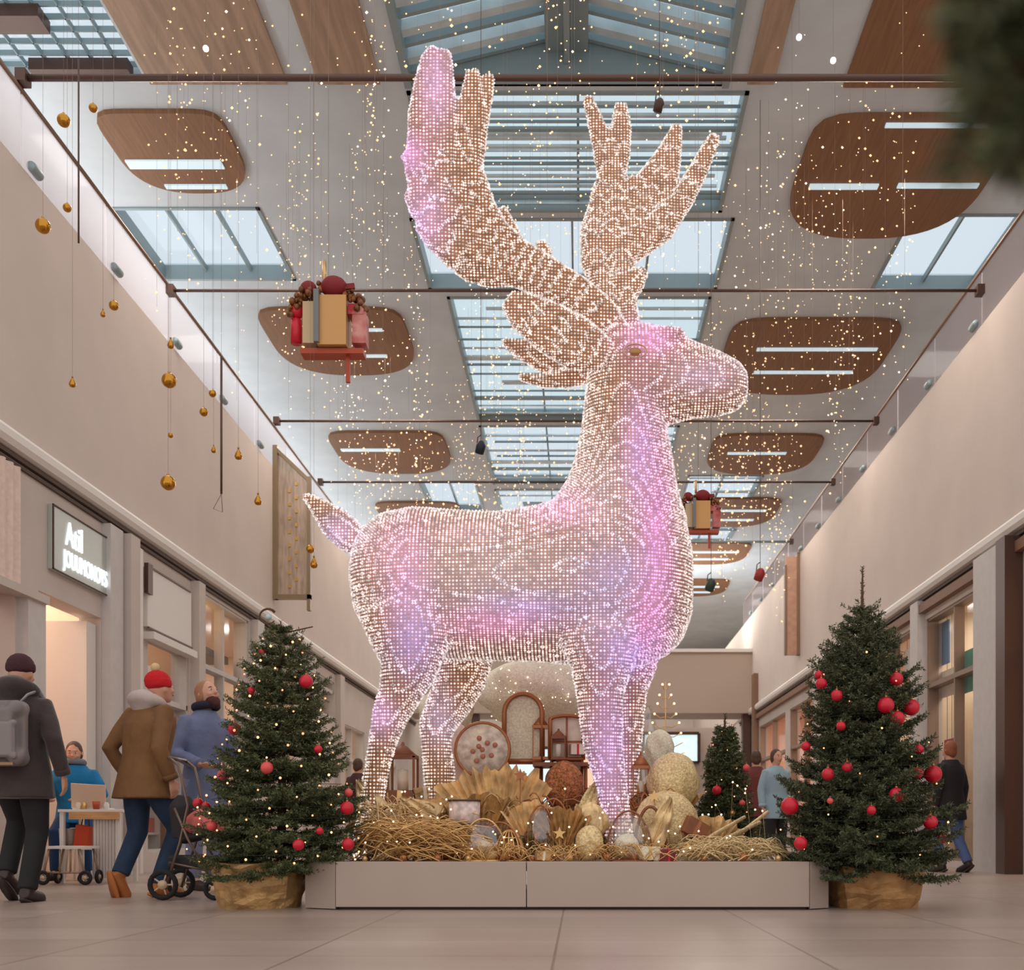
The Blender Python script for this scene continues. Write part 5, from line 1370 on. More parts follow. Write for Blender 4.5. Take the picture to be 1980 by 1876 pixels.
# vertical strings of tiny lamps
M_TINY = mat('tiny warm lamp', rgb(255, 214, 150), .4, emis=(1, .60, .30, 1), es=1.15)
M_TINYW = mat('tiny white lamp', rgb(255, 240, 220), .4, emis=(1, .80, .60, 1), es=1.15)
def light_strings(n, seed):
    rng = np.random.default_rng(seed)
    made = 0; tries = 0
    while made < n and tries < 6000:
        tries += 1
        D = 9.3 + 16 * rng.random() ** 1.5
        x = rng.uniform(-4.6, 4.5)
        sc = FPX / D
        px = VX + x * sc
        L = rng.uniform(1.2, 3.0)
        if x > 1.5 and D < 11 and rng.random() < .6: continue
        if not (240 < px < 1760): continue
        ztop = CZ; zb = CZ - L
        if D > 15 and abs(x) < 4.3 and rng.random() < .55: zb = CZ - rng.uniform(2.2, 4.2)
        m = int((ztop - zb) / .135)
        zs = ztop - .1 - (np.arange(m) + rng.random(m) * 1.4) * .135
        near = D < 12.5
        rad = (.0070 + .011 * rng.random(m) ** 3) * (1.0 if near else D / 13.5)
        pts = np.stack([x + rng.normal(0, .085, m), D + rng.normal(0, .05, m), zs], 1)
        o = np.array([x, D, CZ])
        V, F = octas(pts - o, rad)
        b = MB(); b.tube([(0, 0, 0), (0, 0, zb - CZ)], .0011, 3)
        V2 = np.array(b.v); k = len(V)
        me = bpy.data.meshes.new('light_string')
        Ff = F.tolist() + [tuple(i + k for i in f) for f in b.f]
        me.from_pydata(np.concatenate([V, V2]).tolist(), [], Ff)
        me.materials.append(M_TINY if rng.random() < .72 else M_TINYW); me.materials.append(M_WIRE)
        mi = [0] * len(F) + [1] * len(b.f); me.polygons.foreach_set('material_index', mi)
        ob = bpy.data.objects.new('light_string', me); COL.objects.link(ob); ob.location = tuple(o)
        tag(ob, 'fine cord of tiny warm lamps hanging straight down from the mall ceiling', 'string lights', 'curtain of hanging light strings')
        made += 1
light_strings(285, 17)
# few brighter hanging crystals
for (px, py, D, lab) in ((1545, 72, 9.2, 'bright white crystal lamp highest at upper right'), (1611, 117, 9.2, 'bright white crystal lamp just right of the highest one'), (398, 94, 9.2, 'bright white crystal lamp at upper left under the brown ceiling')):
    a = P(px, py, D); e = tag(MB().ell(a, .026, 12, 8).build('crystal_lamp', mat('white crystal lamp', rgb(255, 245, 240), .2, emis=(1, .93, .88, 1), es=3), origin=a), lab, 'lamp')
    b = MB(); b.tube([a, (a.x, a.y, CZ)], .0012, 3); b.build('cord', M_WIRE, e)
# ================================================================ people
M_SKIN = mat('skin', rgb(214, 160, 134), .55, noise=.05, nscale=8)
M_SKIN2 = mat('skin darker', rgb(176, 120, 96), .55, noise=.05, nscale=8)

def person(name, loc, face, label, J, cl, H=1.75, fine=.010, skin=M_SKIN):
    """J joints in metres for a 1.75 m figure, facing -Y before turning by `face`"""
    base = dict(hip=(0, 0, .93), chest=(0, 0, 1.32), neck=(0, -.005, 1.49), head=(0, -.02, 1.625),
                hL=(.09, 0, .90), kL=(.10, -.01, .49), aL=(.10, .02, .09), tL=(.115, -.14, .03),
                hR=(-.09, 0, .90), kR=(-.10, -.01, .49), aR=(-.10, .02, .09), tR=(-.115, -.14, .03),
                sL=(.172, 0, 1.385), eL=(.24, .02, 1.13), wL=(.25, -.03, .88), fL=(.245, -.05, .79),
                sR=(-.172, 0, 1.385), eR=(-.24, .02, 1.13), wR=(-.25, -.03, .88), fR=(-.245, -.05, .79), yaw=0, nod=0)
    base.update(J); j = {k: (Vector(v) if isinstance(v, tuple) else v) for k, v in base.items()}
    K = H / 1.75
    RZ = Matrix.Rotation(face, 3, 'Z')
    def fin(me):
        M = RZ.to_4x4() @ Matrix.Diagonal((K, K, K, 1)); me.transform(M); return me
    HR = Matrix.Rotation(j['yaw'], 3, 'Z') @ Matrix.Rotation(j['nod'], 3, 'X')
    hd = j['head']
    def hp(x, y, z): return hd + HR @ Vector((x, y, z))
    hip, ch, nk = j['hip'], j['chest'], j['neck']
    def torso(mb, g, zs=None, hem=None, nkr=None):
        st = [(hip + Vector((0, 0, -.10)), .13, .10), (hip, .165, .118), (hip * .6 + ch * .4, .135, .10), (hip * .25 + ch * .75, .155, .112), (ch, .172, .115), (ch * .62 + nk * .38 , .155, .10), (ch * .32 + nk * .68, .10, .082), (ch * .15 + nk * .85, .068, .066), (nk, .058, .058)]
        if hem is not None: st = [(hip + Vector((0, 0, hem[0])), hem[1], hem[2])] + st[1:]
        sv = (j['sL'] - j['sR']); sv.z = 0; sv = sv.normalized() if sv.length > .01 else Vector((1, 0, 0)); fv = Vector((-sv.y, sv.x, 0))
        mb.loft([(c, sv * (a + g), fv * (b_ + g)) for c, a, b_ in st], 22)
    b = MB(); torso(b, 0)
    b.tube([nk + Vector((0, 0, -.04)), nk, hd + Vector((0, .01, -.05))], [.06, .055, .055], 12)
    b.ell(hd, (.073, .092, .108), 18, 12); b.ell(hp(0, -.03, -.062), (.052, .058, .055)); b.ell(hp(0, -.055, -.10), (.026, .022, .02))
    b.lathe([(.016, 0), (.013, .02), (.006, .05)], hp(0, -.10, -.035), 8, rot=(-.22, 0, 0))   # nose bridge
    b.ell(hp(0, -.105, -.03), (.015, .016, .014)); b.ell(hp(0, -.083, .022), (.05, .014, .012)); b.ell(hp(0, -.084, -.066), (.026, .012, .011))
    for s in (-1, 1):
        b.ell(hp(s * .074, .01, -.01), (.012, .02, .032)); b.ell(hp(s * .038, -.07, -.035), (.022, .02, .018))
    for s, q in ((1, 'L'), (-1, 'R')):
        sh, el, wr, fg = j['s' + q], j['e' + q], j['w' + q], j['f' + q]
        b.tube([ch + Vector((s * .10, 0, .06)), sh, (sh + el) / 2, el, (el * .4 + wr * .6), wr], [.06, .055, .048, .038, .034, .026], 12)
        d = (fg - wr).normalized()
        side = Vector((0, -1, 0)) - d * Vector((0, -1, 0)).dot(d)
        if side.length < .3: side = Vector((1, 0, 0)) - d * d.x
        side.normalize(); nrm = d.cross(side)
        inn = nrm * (-s if nrm.x > 0 else s)
        pm = wr + d * .05
        b.tube([wr, wr + d * .04, wr + d * .088], [.024, .034, .034], 10, flat=.5, flatdir=nrm)
        for k, (o, L) in enumerate(((-.03, .060), (-.010, .072), (.010, .078), (.029, .070))):
            r0 = wr + d * .082 - side * o
            b.tube([r0 - d * .02, r0, r0 + d * L * .5 + inn * .006, r0 + d * L * .85 + inn * .024, r0 + d * L * .9 + inn * .040], [.0095, .0095, .009, .0085, .007], 7)
        t0 = wr + d * .025 + side * .022
        b.tube([t0, t0 + side * .028 + d * .02 + inn * .008, t0 + side * .034 + d * .055 + inn * .018], [.013, .0115, .009], 7)
        h, k_, a, t = j['h' + q], j['k' + q], j['a' + q], j['t' + q]
        b.tube([h, (h + k_) / 2, k_, k_ * .6 + a * .4, a], [.088, .075, .055, .052, .036], 14)
        b.tube([a, a * .5 + t * .5, t], [.036, .036, .028], 10)
    me = fin(remesh(b, fine, 3, (0, 0, 0), name, skin, .45))
    o = bpy.data.objects.new(name, me); COL.objects.link(o); o.location = loc; o['_o'] = (0, 0, 0)
    tag(o, label, 'person')
    def part(nm, mb, m, vox=None, lab=None, sm=3):
        if vox: q = remesh(mb, vox, sm, (0, 0, 0), nm, m, .4)
        else: q = mb.mesh(nm, m)
        fin(q); w = bpy.data.objects.new(nm, q); COL.objects.link(w); w.parent = o
        if lab: w['label'] = lab
        return w
    # face
    e = MB()
    for s in (-1, 1): e.ell(hp(s * .030, -.082, .0), (.013, .010, .008), 10, 8)
    part('eyes', e, mat('eye white', rgb(220, 214, 208), .3))
    e = MB()
    for s in (-1, 1): e.ell(hp(s * .030, -.0895, .0), (.006, .005, .006), 8, 6); e.tube([hp(s * .016, -.092, .020), hp(s * .030, -.092, .024), hp(s * .046, -.082, .019)], [.002, .003, .002], 5)
    part('pupils_and_brows', e, mat('dark brown', rgb(52, 36, 28), .5))
    e = MB(); e.ell(hp(0, -.093, -.066), (.024, .008, .008), 10, 6); part('lips', e, mat('lips', rgb(176, 96, 88), .5))
    # trousers
    if 'trousers' in cl:
        b = MB(); b.loft([(hip + Vector((0, 0, -.12)), Vector((.15, 0, 0)), Vector((0, .115, 0))), (hip, Vector((.178, 0, 0)), Vector((0, .13, 0))), (hip + Vector((0, 0, .10)), Vector((.16, 0, 0)), Vector((0, .12, 0)))], 20)
        for q in 'LR':
            h, k_, a = j['h' + q], j['k' + q], j['a' + q]
            d2 = (a - k_).normalized(); fr = cl.get('fit', 1.0)
            b.tube([h + Vector((0, 0, .02)), (h + k_) / 2, k_, k_ * .55 + a * .45, a - d2 * .02, a - d2 * .005], [.108 * fr, .094 * fr, .075 * fr, .069 * fr, .066 * fr, .064 * fr], 16)
        part('trousers', b, cl['trousers'], .013)
    # shoes
    for q in 'LR':
        a, t = j['a' + q], j['t' + q]; d = (t - a); 
        up = Vector((0, 0, 1)); dn = d.normalized(); sd = dn.cross(Vector((1, 0, 0))) ; nrm = Vector((1, 0, 0)).cross(dn); nrm = nrm if nrm.z > 0 else -nrm
        b = MB()
        heel = a - dn * .035 - nrm * .035
        b.tube([heel, a + dn * .05 - nrm * .02, t + dn * .03 + nrm * .005, t + dn * .075], [.042, .046, .044, .028], 12)
        sh = a + (j['k' + q] - a).normalized() * cl.get('boot', .06)
        b.tube([a - nrm * .02, a, sh], [.045, .046, .05], 12)
        w = part('shoe', b, cl['shoes'], .011)
        sb = MB(); c0 = heel - nrm * .035; L = (t + dn * .07 - heel).length
        n = 12; outl = []
        for i in range(n):
            u = 2 * PI * i / n; outl.append((L * .5 + (L * .5 + .03) * math.cos(u), (.042 + .006 * math.cos(u)) * math.sin(u)))
        v0 = [heel + dn * x + Vector((1, 0, 0)) * y - nrm * .036 for x, y in outl]; v1 = [p - nrm * .018 for p in v0]
        sb.rings([v1, v0], True); q_ = part('sole', sb, cl.get('sole', cl['shoes']))
        q_.parent = w
    # coat
    if 'coat' in cl:
        g = cl.get('g', .035); b = MB(); torso(b, g, hem=cl.get('hem', (-.22, .17, .135)))
        for s, q in ((1, 'L'), (-1, 'R')):
            sh, el, wr = j['s' + q], j['e' + q], j['w' + q]
            b.tube([ch + Vector((s * .07, 0, .06)), sh, (sh + el) / 2, el, (el + wr) / 2, wr * .93 + el * .07], [.068, .070, .068, .060, .056, .050], 14)
        part('coat', b, cl['coat'], .014, sm=4)
        for q in 'LR':
            b = MB(); el, wr = j['e' + q], j['w' + q]; d = (wr - el).normalized(); p = wr * .95 + el * .05; b.tube([p - d * .03, p + d * .012], [.054, .052], 14)
            part('cuff', b, cl.get('cuff', cl['coat']))
    if 'scarf' in cl:
        b = MB(); b.tube([nk + Vector((.085 * math.cos(a), -.01 + .085 * math.sin(a), .03 - .012 * math.sin(a))) for a in [i * PI / 8 for i in range(16)]], .034, 10, closed=True); part('scarf', b, cl['scarf'])
    if 'hood' in cl:
        b = MB()
        pts = []
        for i in range(13):
            a = -.35 + (PI + .7) * i / 12; pts.append(nk + Vector((.125 * math.cos(a), .035 + .105 * math.sin(a), .00 + .035 * math.sin(a))))
        b.tube(pts, [.03 + .028 * math.sin(PI * i / 12) for i in range(13)], 12); b.ell(nk + Vector((0, .10, .01)), (.13, .075, .095), 14, 10); b.ell(nk + Vector((0, .10, -.08)), (.07, .05, .08), 12, 8)
        part('hood', b, cl['hood'], .014, sm=4)
    if 'hoodup' in cl:
        b = MB(); b.ell(hp(0, .02, .01), (.115, .13, .14)); b.ell(nk + Vector((0, .03, .0)), (.14, .12, .09)); part('hood', b, cl['hoodup'], .014)
    if 'hair' in cl:
        b = MB(); b.ell(hp(0, .018, .025), (.082, .095, .098)); b.ell(hp(0, .05, -.03), (.072, .055, .085))
        for s in (-1, 1): b.ell(hp(s * .055, .02, -.01), (.03, .055, .07))
        if cl.get('long'): b.ell(hp(0, .06, -.12), (.085, .05, .13))
        part('hair', b, cl['hair'], .010)
    if 'beard' in cl:
        b = MB(); b.ell(hp(0, -.045, -.085), (.062, .062, .05)); b.ell(hp(0, -.07, -.115), (.04, .035, .04)); part('beard', b, cl['beard'], .009)
    if 'hat' in cl:
        b = MB(); b.ell(hp(0, .01, .05), (.090, .104, .088)); b.lathe([(.093, -.03), (.098, -.01), (.097, .02), (.088, .035)], hp(0, .008, .035), 20); part('knit_hat', b, cl['hat'], .009)
        if cl.get('pom'): b = MB(); b.ell(hp(0, .01, .155), .035, 10, 8); part('pompom', b, cl['pom'])
    return o

# materials
C_BLACKCOAT = mat('dark wool coat', rgb(62, 50, 50), .9, noise=.15, nscale=10, bump=.5, bscale=9, sheen=.3)
C_BROWN = mat('brown field jacket', rgb(126, 88, 52), .85, noise=.12, nscale=5, bump=.7, bscale=7)
C_JEANS = mat('dark blue jeans', rgb(38, 58, 84), .85, noise=.15, nscale=9, bump=.5, bscale=10)
C_BLACK = mat('black cloth', rgb(34, 32, 34), .85, bump=.4, bscale=10)
C_BLUEGREY = mat('slate blue padded coat', rgb(112, 122, 156), .75, noise=.1, nscale=6, bump=.7, bscale=8)
C_TEAL = mat('bright blue pullover', rgb(4, 116, 172), .8, noise=.1, nscale=6, bump=.5, bscale=9)
C_BLUE2 = mat('deep blue trousers', rgb(14, 62, 110), .8)
C_GREYH = mat('light grey hood jersey', rgb(190, 174, 168), .9, bump=.3, bscale=20)
C_HATB = mat('dark burgundy knit', rgb(70, 38, 42), .95, bump=.4, bscale=60)
C_HATR = mat('red knit', rgb(200, 28, 36), .95, bump=.4, bscale=60)
C_TAN = mat('tan suede', rgb(186, 112, 58), .8, noise=.1)
C_SOLE = mat('orange crepe sole', rgb(196, 118, 60), .75)
C_DKBOOT = mat('dark boot leather', rgb(58, 44, 40), .5)
C_HAIR = mat('brown hair', rgb(84, 56, 42), .6, bump=.4, bscale=50)
C_HAIRR = mat('auburn hair', rgb(150, 84, 56), .6, bump=.4, bscale=50)
C_SCARF = mat('dark navy scarf', rgb(40, 38, 56), .9)

# 1 man with backpack, seen from behind, mid step
D1 = 7.45; x1 = P(38, 1610, D1).x
person('person', (x1, D1, 0), PI, 'person seen from behind at the left edge in dark coat and burgundy hat',
       dict(kR=(-.10, -.05, .50), aR=(-.085, .06, .085), tR=(-.085, -.08, .03), kL=(.13, -.22, .58), aL=(.12, -.05, .20), tL=(.12, -.16, .10), hip=(0, 0, .93), 
            eL=(.26, .05, 1.13), wL=(.30, .02, .90), fL=(.30, .0, .82), eR=(-.27, .06, 1.14), wR=(-.30, -.02, .90), fR=(-.30, -.04, .82)),
       dict(coat=C_BLACKCOAT, trousers=C_BLACK, shoes=C_DKBOOT, hat=C_HATB, hood=C_BLACKCOAT, hem=(-.20, .19, .15), g=.05, boot=.14, fit=1.0), H=1.78)
# the backpack on his back (towards the camera)
e = empty('backpack', (x1, D1 - .22, 1.02), 'grey backpack with a shiny patch worn by the person at the left edge', 'backpack')
def rbox(c, d, r, vox=.014):
    b = MB(); x, y, z = d[0] / 2 - r, d[1] / 2 - r, d[2] / 2 - r
    for sx in (-1, 1):
        for sy in (-1, 1):
            for sz in (-1, 1): b.ell((c[0] + sx * x, c[1] + sy * y, c[2] + sz * z), r, 12, 8)
    b.box(c, (d[0], d[1] - 2 * r, d[2] - 2 * r)); b.box(c, (d[0] - 2 * r, d[1], d[2] - 2 * r)); b.box(c, (d[0] - 2 * r, d[1] - 2 * r, d[2]))
    return b
yb = D1 - .255
b = rbox((x1 + .01, yb, 1.19), (.36, .18, .46), .06)
o = link_mesh('pack_body', remesh(b, .014, 3, e['_o'], 'pack_body', mat('grey nylon', rgb(124, 114, 112), .6, noise=.06, nscale=8)), e)
b = rbox((x1 + .06, yb - .092, 1.14), (.22, .05, .28), .024); link_mesh('front_pocket', remesh(b, .01, 2, e['_o'], 'front_pocket', mat('grey nylon light', rgb(136, 126, 124), .6)), e)
b = MB(); b.bb(x1 - .17, x1 - .09, yb - .088, yb - .08, 1.05, 1.32); b.build('reflective_patch', mat('mirror foil', rgb(200, 180, 160), .25, .8, noise=.4, nscale=22), e)
b = MB(); b.bb(x1 - .17, x1 + .13, yb - .075, yb + .06, .965, .985); b.build('tan_base', mat('tan trim', rgb(166, 130, 96), .6), e)
for s in (-1, 1):
    b = MB(); b.tube([(x1 - .02 + s * .10, yb + .07, 1.39), (x1 + s * .14, D1 - .16, 1.47), (x1 + s * .145, D1 - .02, 1.52), (x1 + s * .14, D1 + .12, 1.42), (x1 + s * .15, D1 + .14, 1.2)], .018, 8, flat=.5); b.build('shoulder_strap', mat('grey webbing', rgb(150, 146, 152), .7), e)

# 2 walker in brown jacket
D2 = 8.0; x2 = P(278, 1610, D2).x
person('person', (x2, D2, 0), PI - .55, 'person walking away in brown jacket, red hat, jeans and tan shoes',
       dict(hip=(0, 0, .90), chest=(0, -.05, 1.30), neck=(0, -.09, 1.46), head=(0, -.14, 1.59), sL=(.19, -.04, 1.385), sR=(-.19, -.04, 1.385), 
            hL=(.09, 0, .88), kL=(.10, -.02, .49), aL=(.10, .13, .17), tL=(.105, .09, .04), hR=(-.09, 0, .88), kR=(-.10, -.22, .51), aR=(-.10, -.05, .085), tR=(-.11, -.20, .03),
            eL=(.27, .10, 1.12), wL=(.22, -.02, .92), fL=(.16, -.10, .90), eR=(-.26, .06, 1.10), wR=(-.27, -.04, .88), fR=(-.26, -.07, .80), nod=-.2),
       dict(coat=C_BROWN, trousers=C_JEANS, shoes=C_TAN, sole=C_SOLE, hat=C_HATR, pom=mat('cream pompom', rgb(214, 186, 140), .9), hood=C_GREYH, hem=(-.16, .195, .16), g=.055, boot=.05, cuff=C_BROWN), H=1.80)
# 3 blue-grey coat, looking up to the right, facing the camera
D3 = 9.05; x3 = P(396, 1610, D3).x
person('person', (x3, D3, 0), .95, 'bearded person in a slate blue padded coat looking up beside the lit fir tree',
       dict(head=(0, -.03, 1.625), yaw=.1, nod=-.35, eL=(.25, -.06, 1.13), wL=(.15, -.30, 1.12), fL=(.08, -.36, 1.12), eR=(-.25, .03, 1.12), wR=(-.20, -.22, 1.02), fR=(-.14, -.29, 1.0)),
       dict(coat=C_BLUEGREY, trousers=mat('pale blue trousers', rgb(132, 140, 176), .8), shoes=C_DKBOOT, hair=mat('light brown short hair', rgb(170, 120, 90), .7), beard=mat('dark red brown beard', rgb(74, 36, 32), .8), scarf=C_SCARF, hem=(-.28, .165, .14), g=.03), H=1.84)
# 4 person in bright blue behind the table
D4 = 10.95; x4 = P(145, 1610, D4).x
person('person', (x4, D4, 0), .15, 'person in a bright blue pullover seated behind the white table in the doorway',
       dict(hip=(0, .10, .66), chest=(0, .02, 1.04), neck=(0, 0, 1.21), head=(0, -.03, 1.345), sL=(.18, .01, 1.11), sR=(-.18, .01, 1.11), hL=(.10, .08, .62), hR=(-.10, .08, .62),
            kL=(.14, -.16, .50), aL=(.14, -.10, .09), tL=(.15, -.25, .03), kR=(-.14, -.16, .50), aR=(-.15, -.10, .09), tR=(-.16, -.25, .03),
            nod=.12, yaw=.15, eL=(.29, -.04, .90), wL=(.17, -.24, .84), fL=(.09, -.29, .82), eR=(-.29, -.04, .90), wR=(-.22, -.24, .84), fR=(-.15, -.31, .82)),
       dict(coat=C_TEAL, trousers=C_BLUE2, shoes=C_BLACK, hair=C_HAIR, scarf=mat('grey neck scarf', rgb(120, 124, 132), .9), hem=(-.06, .19, .14), g=.06), H=1.75)
e = empty('stool', (x4, D4 + .1, 0), 'plain white stool under the person in bright blue', 'stool')
b = MB(); b.lathe([(.16, .50), (.17, .51), (.17, .54), (.16, .55)], (x4 - .01, D4 + .1, 0), 18); b.build('seat', M_WHITE, e)
for k in range(4):
    a = PI / 4 + k * PI / 2; b = MB(); b.tube([(x4 + .1 * math.cos(a), D4 + .1 + .1 * math.sin(a), .5), (x4 + .15 * math.cos(a), D4 + .1 + .15 * math.sin(a), 0)], .012, 8); b.build('leg', M_WHITE, e)
# 5 blurred person at the right
D5 = 13.0; x5 = P(1838, 1610, D5).x
person('person', (x5, D5, 0), PI + .5, 'person with auburn hair in a black jacket and jeans by the right shop window',
       dict(kL=(.10, -.16, .50), aL=(.10, -.05, .09), tL=(.11, -.2, .03), kR=(-.10, .02, .48), aR=(-.10, .20, .13), tR=(-.10, .08, .04)),
       dict(coat=C_BLACK, trousers=mat('mid blue jeans', rgb(84, 104, 150), .8), shoes=C_DKBOOT, hair=C_HAIRR, hem=(-.24, .18, .15), g=.045), H=1.66, fine=.014)
for i, (px, D, H, f, lab, c1, c2, hr) in enumerate([(1462, 17.0, 1.86, PI, 'distant person in a dark red coat between the small and the big fir tree', mat('dark red coat', rgb(110, 50, 46), .8), C_BLACK, C_HAIR),
        (1500, 15.0, 1.72, .4, 'distant person in a pale blue jacket beside the big fir tree', mat('pale blue jacket', rgb(150, 176, 190), .8), C_BLACK, C_HAIR),
        (692, 18.0, 1.80, 2.6, 'distant person in a black and red coat seen left of the near hind leg', mat('black red coat', rgb(70, 34, 40), .8), C_JEANS, C_HAIR),
        (1480, 19.5, 1.7, .1, 'distant person in a white top far behind the small fir tree', mat('off white top', rgb(222, 214, 208), .8), C_BLACK, C_HAIR)]):
    person('person', (P(px, 1610, D).x, D, 0), f, lab, {}, dict(coat=c1, trousers=c2, shoes=C_BLACK, hair=hr), H=H, fine=.016)

# ================================================================ table, walker frame and pushchair at the left
e = empty('market_table', (P(178, 1610, 10.4).x, 10.4, 0), 'white cloth-skirted table with a wooden front edge before the doorway', 'table')
a = P(116, 1568, 10.2); c = P(236, 1568, 10.2); zt = .715
b = MB(); b.bb(a.x, c.x, 10.15, 10.62, zt - .015, zt + .012); b.build('top', M_WHITE, e, bevel=.004)
b = MB(); b.bb(a.x + .12, c.x, 10.13, 10.155, zt - .085, zt - .012); b.build('front_board', mat('light oak', rgb(206, 156, 108), .55, noise=.15, nscale=5, stretch=(1, 8, 8)), e)
b = MB(); cv = []
for i in range(60): x = a.x + .34 + (c.x - .02 - a.x - .34) * i / 59; cv.append((x, 10.17 + .018 * math.sin(i * .9)))
b.prism(cv + [(x, y + .015) for x, y in reversed(cv)], .05, zt - .085, 'z'); b.build('cloth_skirt', mat('white table cloth', rgb(226, 218, 212), .85), e)
for x in (a.x + .03, c.x - .03):
    for y in (10.19, 10.58): b = MB(); b.bb(x - .02, x + .02, y - .02, y + .02, 0, zt - .015); b.build('leg', M_WHITE, e)
b = MB(); b.bb(a.x + .03, a.x + .34, 10.18, 10.6, .33, .35); b.build('lower_shelf', M_WHITE, e)
# items on it
c0 = P(172, 1540, 10.3); e = empty('open_laptop', (c0.x, 10.35, zt + .012), 'beige open laptop lid on the white table', 'laptop')
b = MB(); b.box((c0.x + .02, 10.36, zt + .022), (.32, .22, .018)); b.build('keyboard_base', M_WHITE, e)
b = MB(); b.box((c0.x + .01, 10.27, zt + .14), (.34, .016, .25), (.18, .06, 0)); b.build('screen_lid', mat('beige lid', rgb(220, 192, 168), .5), e)
def simple(nm, mb, m, o, lab, cat, **k): return tag(mb.build(nm, m, origin=o), lab, cat, **k)
c0 = P(186, 1560, 10.2); o = simple('cup', MB().lathe([(.028, 0), (.036, .08), (.031, .08), (.024, .01)], (c0.x, 10.2, zt + .012), 14), mat('brick red cup', rgb(186, 74, 44), .4), (c0.x, 10.2, zt + .012), 'brick red cup in front of the laptop', 'cup')
for i, (px, lab, m) in enumerate(((152, 'small cream jar left of the red cup', M_CREAM), (163, 'small gold jar next to the red cup', M_GOLDM), (206, 'small white jar right of the laptop', M_WHITE))):
    c0 = P(px, 1560, 10.2); simple('jar', MB().lathe([(.02, 0), (.026, .015), (.026, .05), (.018, .06), (.018, .07)], (c0.x, 10.2, zt + .012), 12), m, (c0.x, 10.2, zt + .012), lab, 'jar')
# items on lower shelf
for i, (px, lab, m, w, h) in enumerate(((122, 'grey storage bin at left on the lower shelf', mat('grey bin', rgb(140, 126, 120), .6), .12, .19), (134, 'second grey bin on the lower shelf', mat('taupe bin', rgb(156, 142, 132), .6), .09, .19))):
    c0 = P(px, 1600, 10.3); b = MB(); b.lathe([(w * .38, 0), (w * .5, h), (w * .46, h), (w * .34, .01)], (c0.x + .02, 10.3, .35), 16); simple('storage_bin', b, m, (c0.x + .02, 10.3, .35), lab, 'bin')
c0 = P(163, 1600, 10.3); e = empty('shopping_bag', (c0.x, 10.28, .35), 'orange red bag on the lower shelf of the white table', 'bag')
b = MB(); b.prism([(c0.x - .08, .35), (c0.x + .07, .35), (c0.x + .09, .56), (c0.x - .05, .58)], 10.22, 10.34); b.build('bag_body', mat('orange red bag', rgb(196, 66, 30), .6), e, bevel=.01)
b = MB(); b.tube([(c0.x - .02, 10.28, .57), (c0.x, 10.28, .66), (c0.x + .05, 10.28, .66), (c0.x + .06, 10.28, .56)], .006, 6); b.build('handle', M_DARKB, e)
# hand cart with wheels
c0 = P(138, 1610, 9.95); e = empty('hand_cart', (c0.x, 9.95, 0), 'small wheeled hand cart in front of the white table', 'cart')
b = MB(); zt2 = .36
for x in (-.2, .2):
    for y in (-.14, .14): b.tube([(c0.x + x * .7, 9.95 + y, zt2), (c0.x + x, 9.95 + y, .08)], .012, 6)
b.tube([(c0.x - .2, 9.81, .12), (c0.x + .2, 9.81, .12)], .01, 6); b.tube([(c0.x - .04, 9.81, .34), (c0.x - .04, 9.81, .12)], .01, 6); b.tube([(c0.x + .06, 9.81, .34), (c0.x + .06, 9.81, .12)], .01, 6); b.build('frame', mat('worn metal', rgb(166, 140, 122), .4, .4), e)
b = MB(); b.bb(c0.x - .2, c0.x + .2, 9.79, 10.11, zt2 - .015, zt2 + .01); b.build('tray', M_WHITE, e)
def wheel(x, y, r, w, e, ax='x', m=C_BLACK, hub=None):
    q = MB(); rot = (0, PI / 2, 0) if ax == 'x' else (PI / 2, 0, 0)
    n = 20; ring = [Vector((x, y, r)) + ((Vector((0, math.cos(2 * PI * i / n), math.sin(2 * PI * i / n))) if ax == 'x' else Vector((math.cos(2 * PI * i / n), 0, math.sin(2 * PI * i / n)))) * (r - w)) for i in range(n)]
    q.tube(ring, w, 8, closed=True); wl = q.build('wheel', m, e)
    q = MB(); q.lathe([(r * .3, -w * .8), (r * .3, w * .8)], (x, y, r), 12, rot=rot)
    for k in range(5):
        a = 2 * PI * k / 5; d = Vector((0, math.cos(a), math.sin(a))) if ax == 'x' else Vector((math.cos(a), 0, math.sin(a)))
        q.tube([(x, y, r), Vector((x, y, r)) + d * (r - w)], w * .35, 5)
    q.build('hub', hub or mat('cream plastic hub', rgb(206, 180, 150), .5), wl)
for sx in (-.2, .2):
    for sy in (-.14, .14): wheel(c0.x + sx, 9.95 + sy, .07, .018, e, 'y' if sy < 0 else 'x')
# pushchair, partly behind the lit fir tree
c0 = P(345, 1610, 7.75); X = c0.x; Y = 7.78
e = empty('pushchair', (X, Y, 0), 'folded-frame pushchair with black wheels and a coral blanket left of the lit fir tree', 'pushchair')
b = MB()
for s in (-.16, .16):
    b.tube([(X - .05, Y + s, .08), (X + .06, Y + s, .42), (X + .12, Y + s, .70), (X + .05, Y + s, 1.0), (X - .02, Y + s, 1.05)], .011, 8)
    b.tube([(X + .32, Y + s, .10), (X + .12, Y + s, .45), (X + .02, Y + s, .68)], .010, 8); b.tube([(X - .02, Y + s, .28), (X + .26, Y + s, .22)], .009, 6)
b.tube([(X - .02, Y - .16, 1.05), (X - .02, Y + .16, 1.05)], .015, 8); b.build('frame', mat('grey brown tube', rgb(120, 100, 88), .35, .6), e)
b = MB(); b.tube([(X + .02, Y, .44), (X + .14, Y, .47), (X + .27, Y, .50)], [.09, .10, .08], 12, flat=.35); b.tube([(X + .04, Y, .46), (X + .02, Y, .70), (X + .03, Y, .78)], [.10, .11, .05], 12, flat=.9); link_mesh('seat', remesh(b, .014, 3, e['_o'], 'seat', mat('black seat fabric', rgb(46, 42, 42), .8)), e)
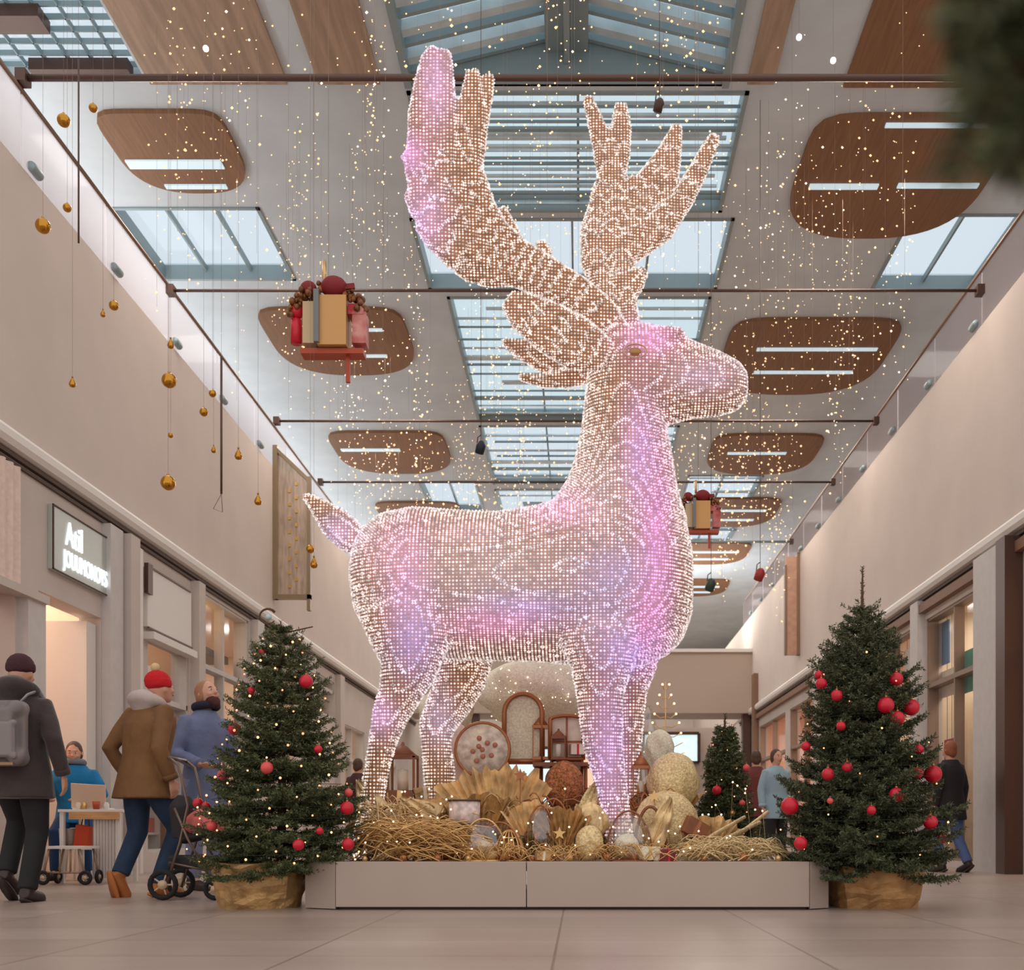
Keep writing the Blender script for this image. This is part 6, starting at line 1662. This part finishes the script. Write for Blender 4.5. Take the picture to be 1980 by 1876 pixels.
b = MB(); b.tube([(X + .06, Y - .02, .55), (X + .16, Y - .04, .58), (X + .27, Y - .02, .56), (X + .33, Y, .47)], [.07, .10, .09, .04], 12); link_mesh('blanket', remesh(b, .014, 4, e['_o'], 'blanket', mat('coral pink blanket', rgb(214, 110, 104), .85, noise=.15, nscale=8)), e)
b = MB(); b.box((X + .10, Y, .28), (.30, .26, .10)); b.build('under_basket', mat('black basket', rgb(40, 38, 38), .8), e, bevel=.02)
for sy in (-.17, .17): wheel(X - .06, Y + sy, .115, .02, e, 'y', C_BLACK); wheel(X + .32, Y + sy, .085, .018, e, 'y', C_BLACK)
# ================================================================ camera, light
cam = bpy.data.cameras.new('camera'); co = bpy.data.objects.new('camera', cam); COL.objects.link(co)
co.location = (0, 0, CAMZ); co.rotation_euler = (PI / 2, 0, 0)
cam.sensor_fit = 'HORIZONTAL'; cam.sensor_width = 36; cam.lens = FPX / 1980 * 36
cam.shift_x = -(VX - 990) / 1980; cam.shift_y = (VY - 938) / 1980
cam.clip_start = .05; cam.clip_end = 200
cam.dof.use_dof = True; cam.dof.focus_distance = 7.6; cam.dof.aperture_fstop = 3.2
SC.camera = co
w = bpy.data.worlds.new('world'); SC.world = w; w.use_nodes = True
bg = w.node_tree.nodes['Background']; bg.inputs[0].default_value = (1.0, 0.95, 0.92, 1); bg.inputs[1].default_value = 0.86
def area(name, loc, rot, sx, sy, power, col):
    L = bpy.data.lights.new(name, 'AREA'); L.shape = 'RECTANGLE'; L.size = sx; L.size_y = sy; L.energy = power; L.color = col
    o = bpy.data.objects.new(name, L); COL.objects.link(o); o.location = loc; o.rotation_euler = rot; return o
# lamps of the round ceiling panels shining down, and lights added to brighten the dark far end
for (x, y, z) in PANELS:
    area('ceiling_panel_lamp', (x, y, z - .03), (0, 0, 0), 1.6, 1.0, 75, (1, .88, .78))
for y in (38, 43):
    for x in (-3.6, 3.6): area('added_far_light', (x, y, CZ - .03), (0, 0, 0), 1.2, 1.2, 120, (1, .9, .8))
area('added_bridge_fill', (0, 32.5, 6.15), (PI, 0, 0), 9, 1.2, 260, (.95, .97, 1))  # unseen light added on the bridge to brighten the far ceiling
for x in (-7.3, 7.2):      # unseen lights added above the gallery floors to brighten the ceiling
    area('added_ceiling_fill', (x, 27, 7.0), (PI, 0, 0), 1.2, 38, 350, (.90, .96, 1))
SC.view_settings.view_transform = 'Standard'; SC.view_settings.look = 'None'; SC.view_settings.gamma = 1
SC.view_settings.use_curve_mapping = False; SC.view_settings.exposure = 0.22
SC.cycles.max_bounces = 8; SC.cycles.transparent_max_bounces = 16
SC.cycles.sample_clamp_indirect = 4
for o in list(COL.objects):
    if '_o' in o: del o['_o']
    if '_R' in o: del o['_R']
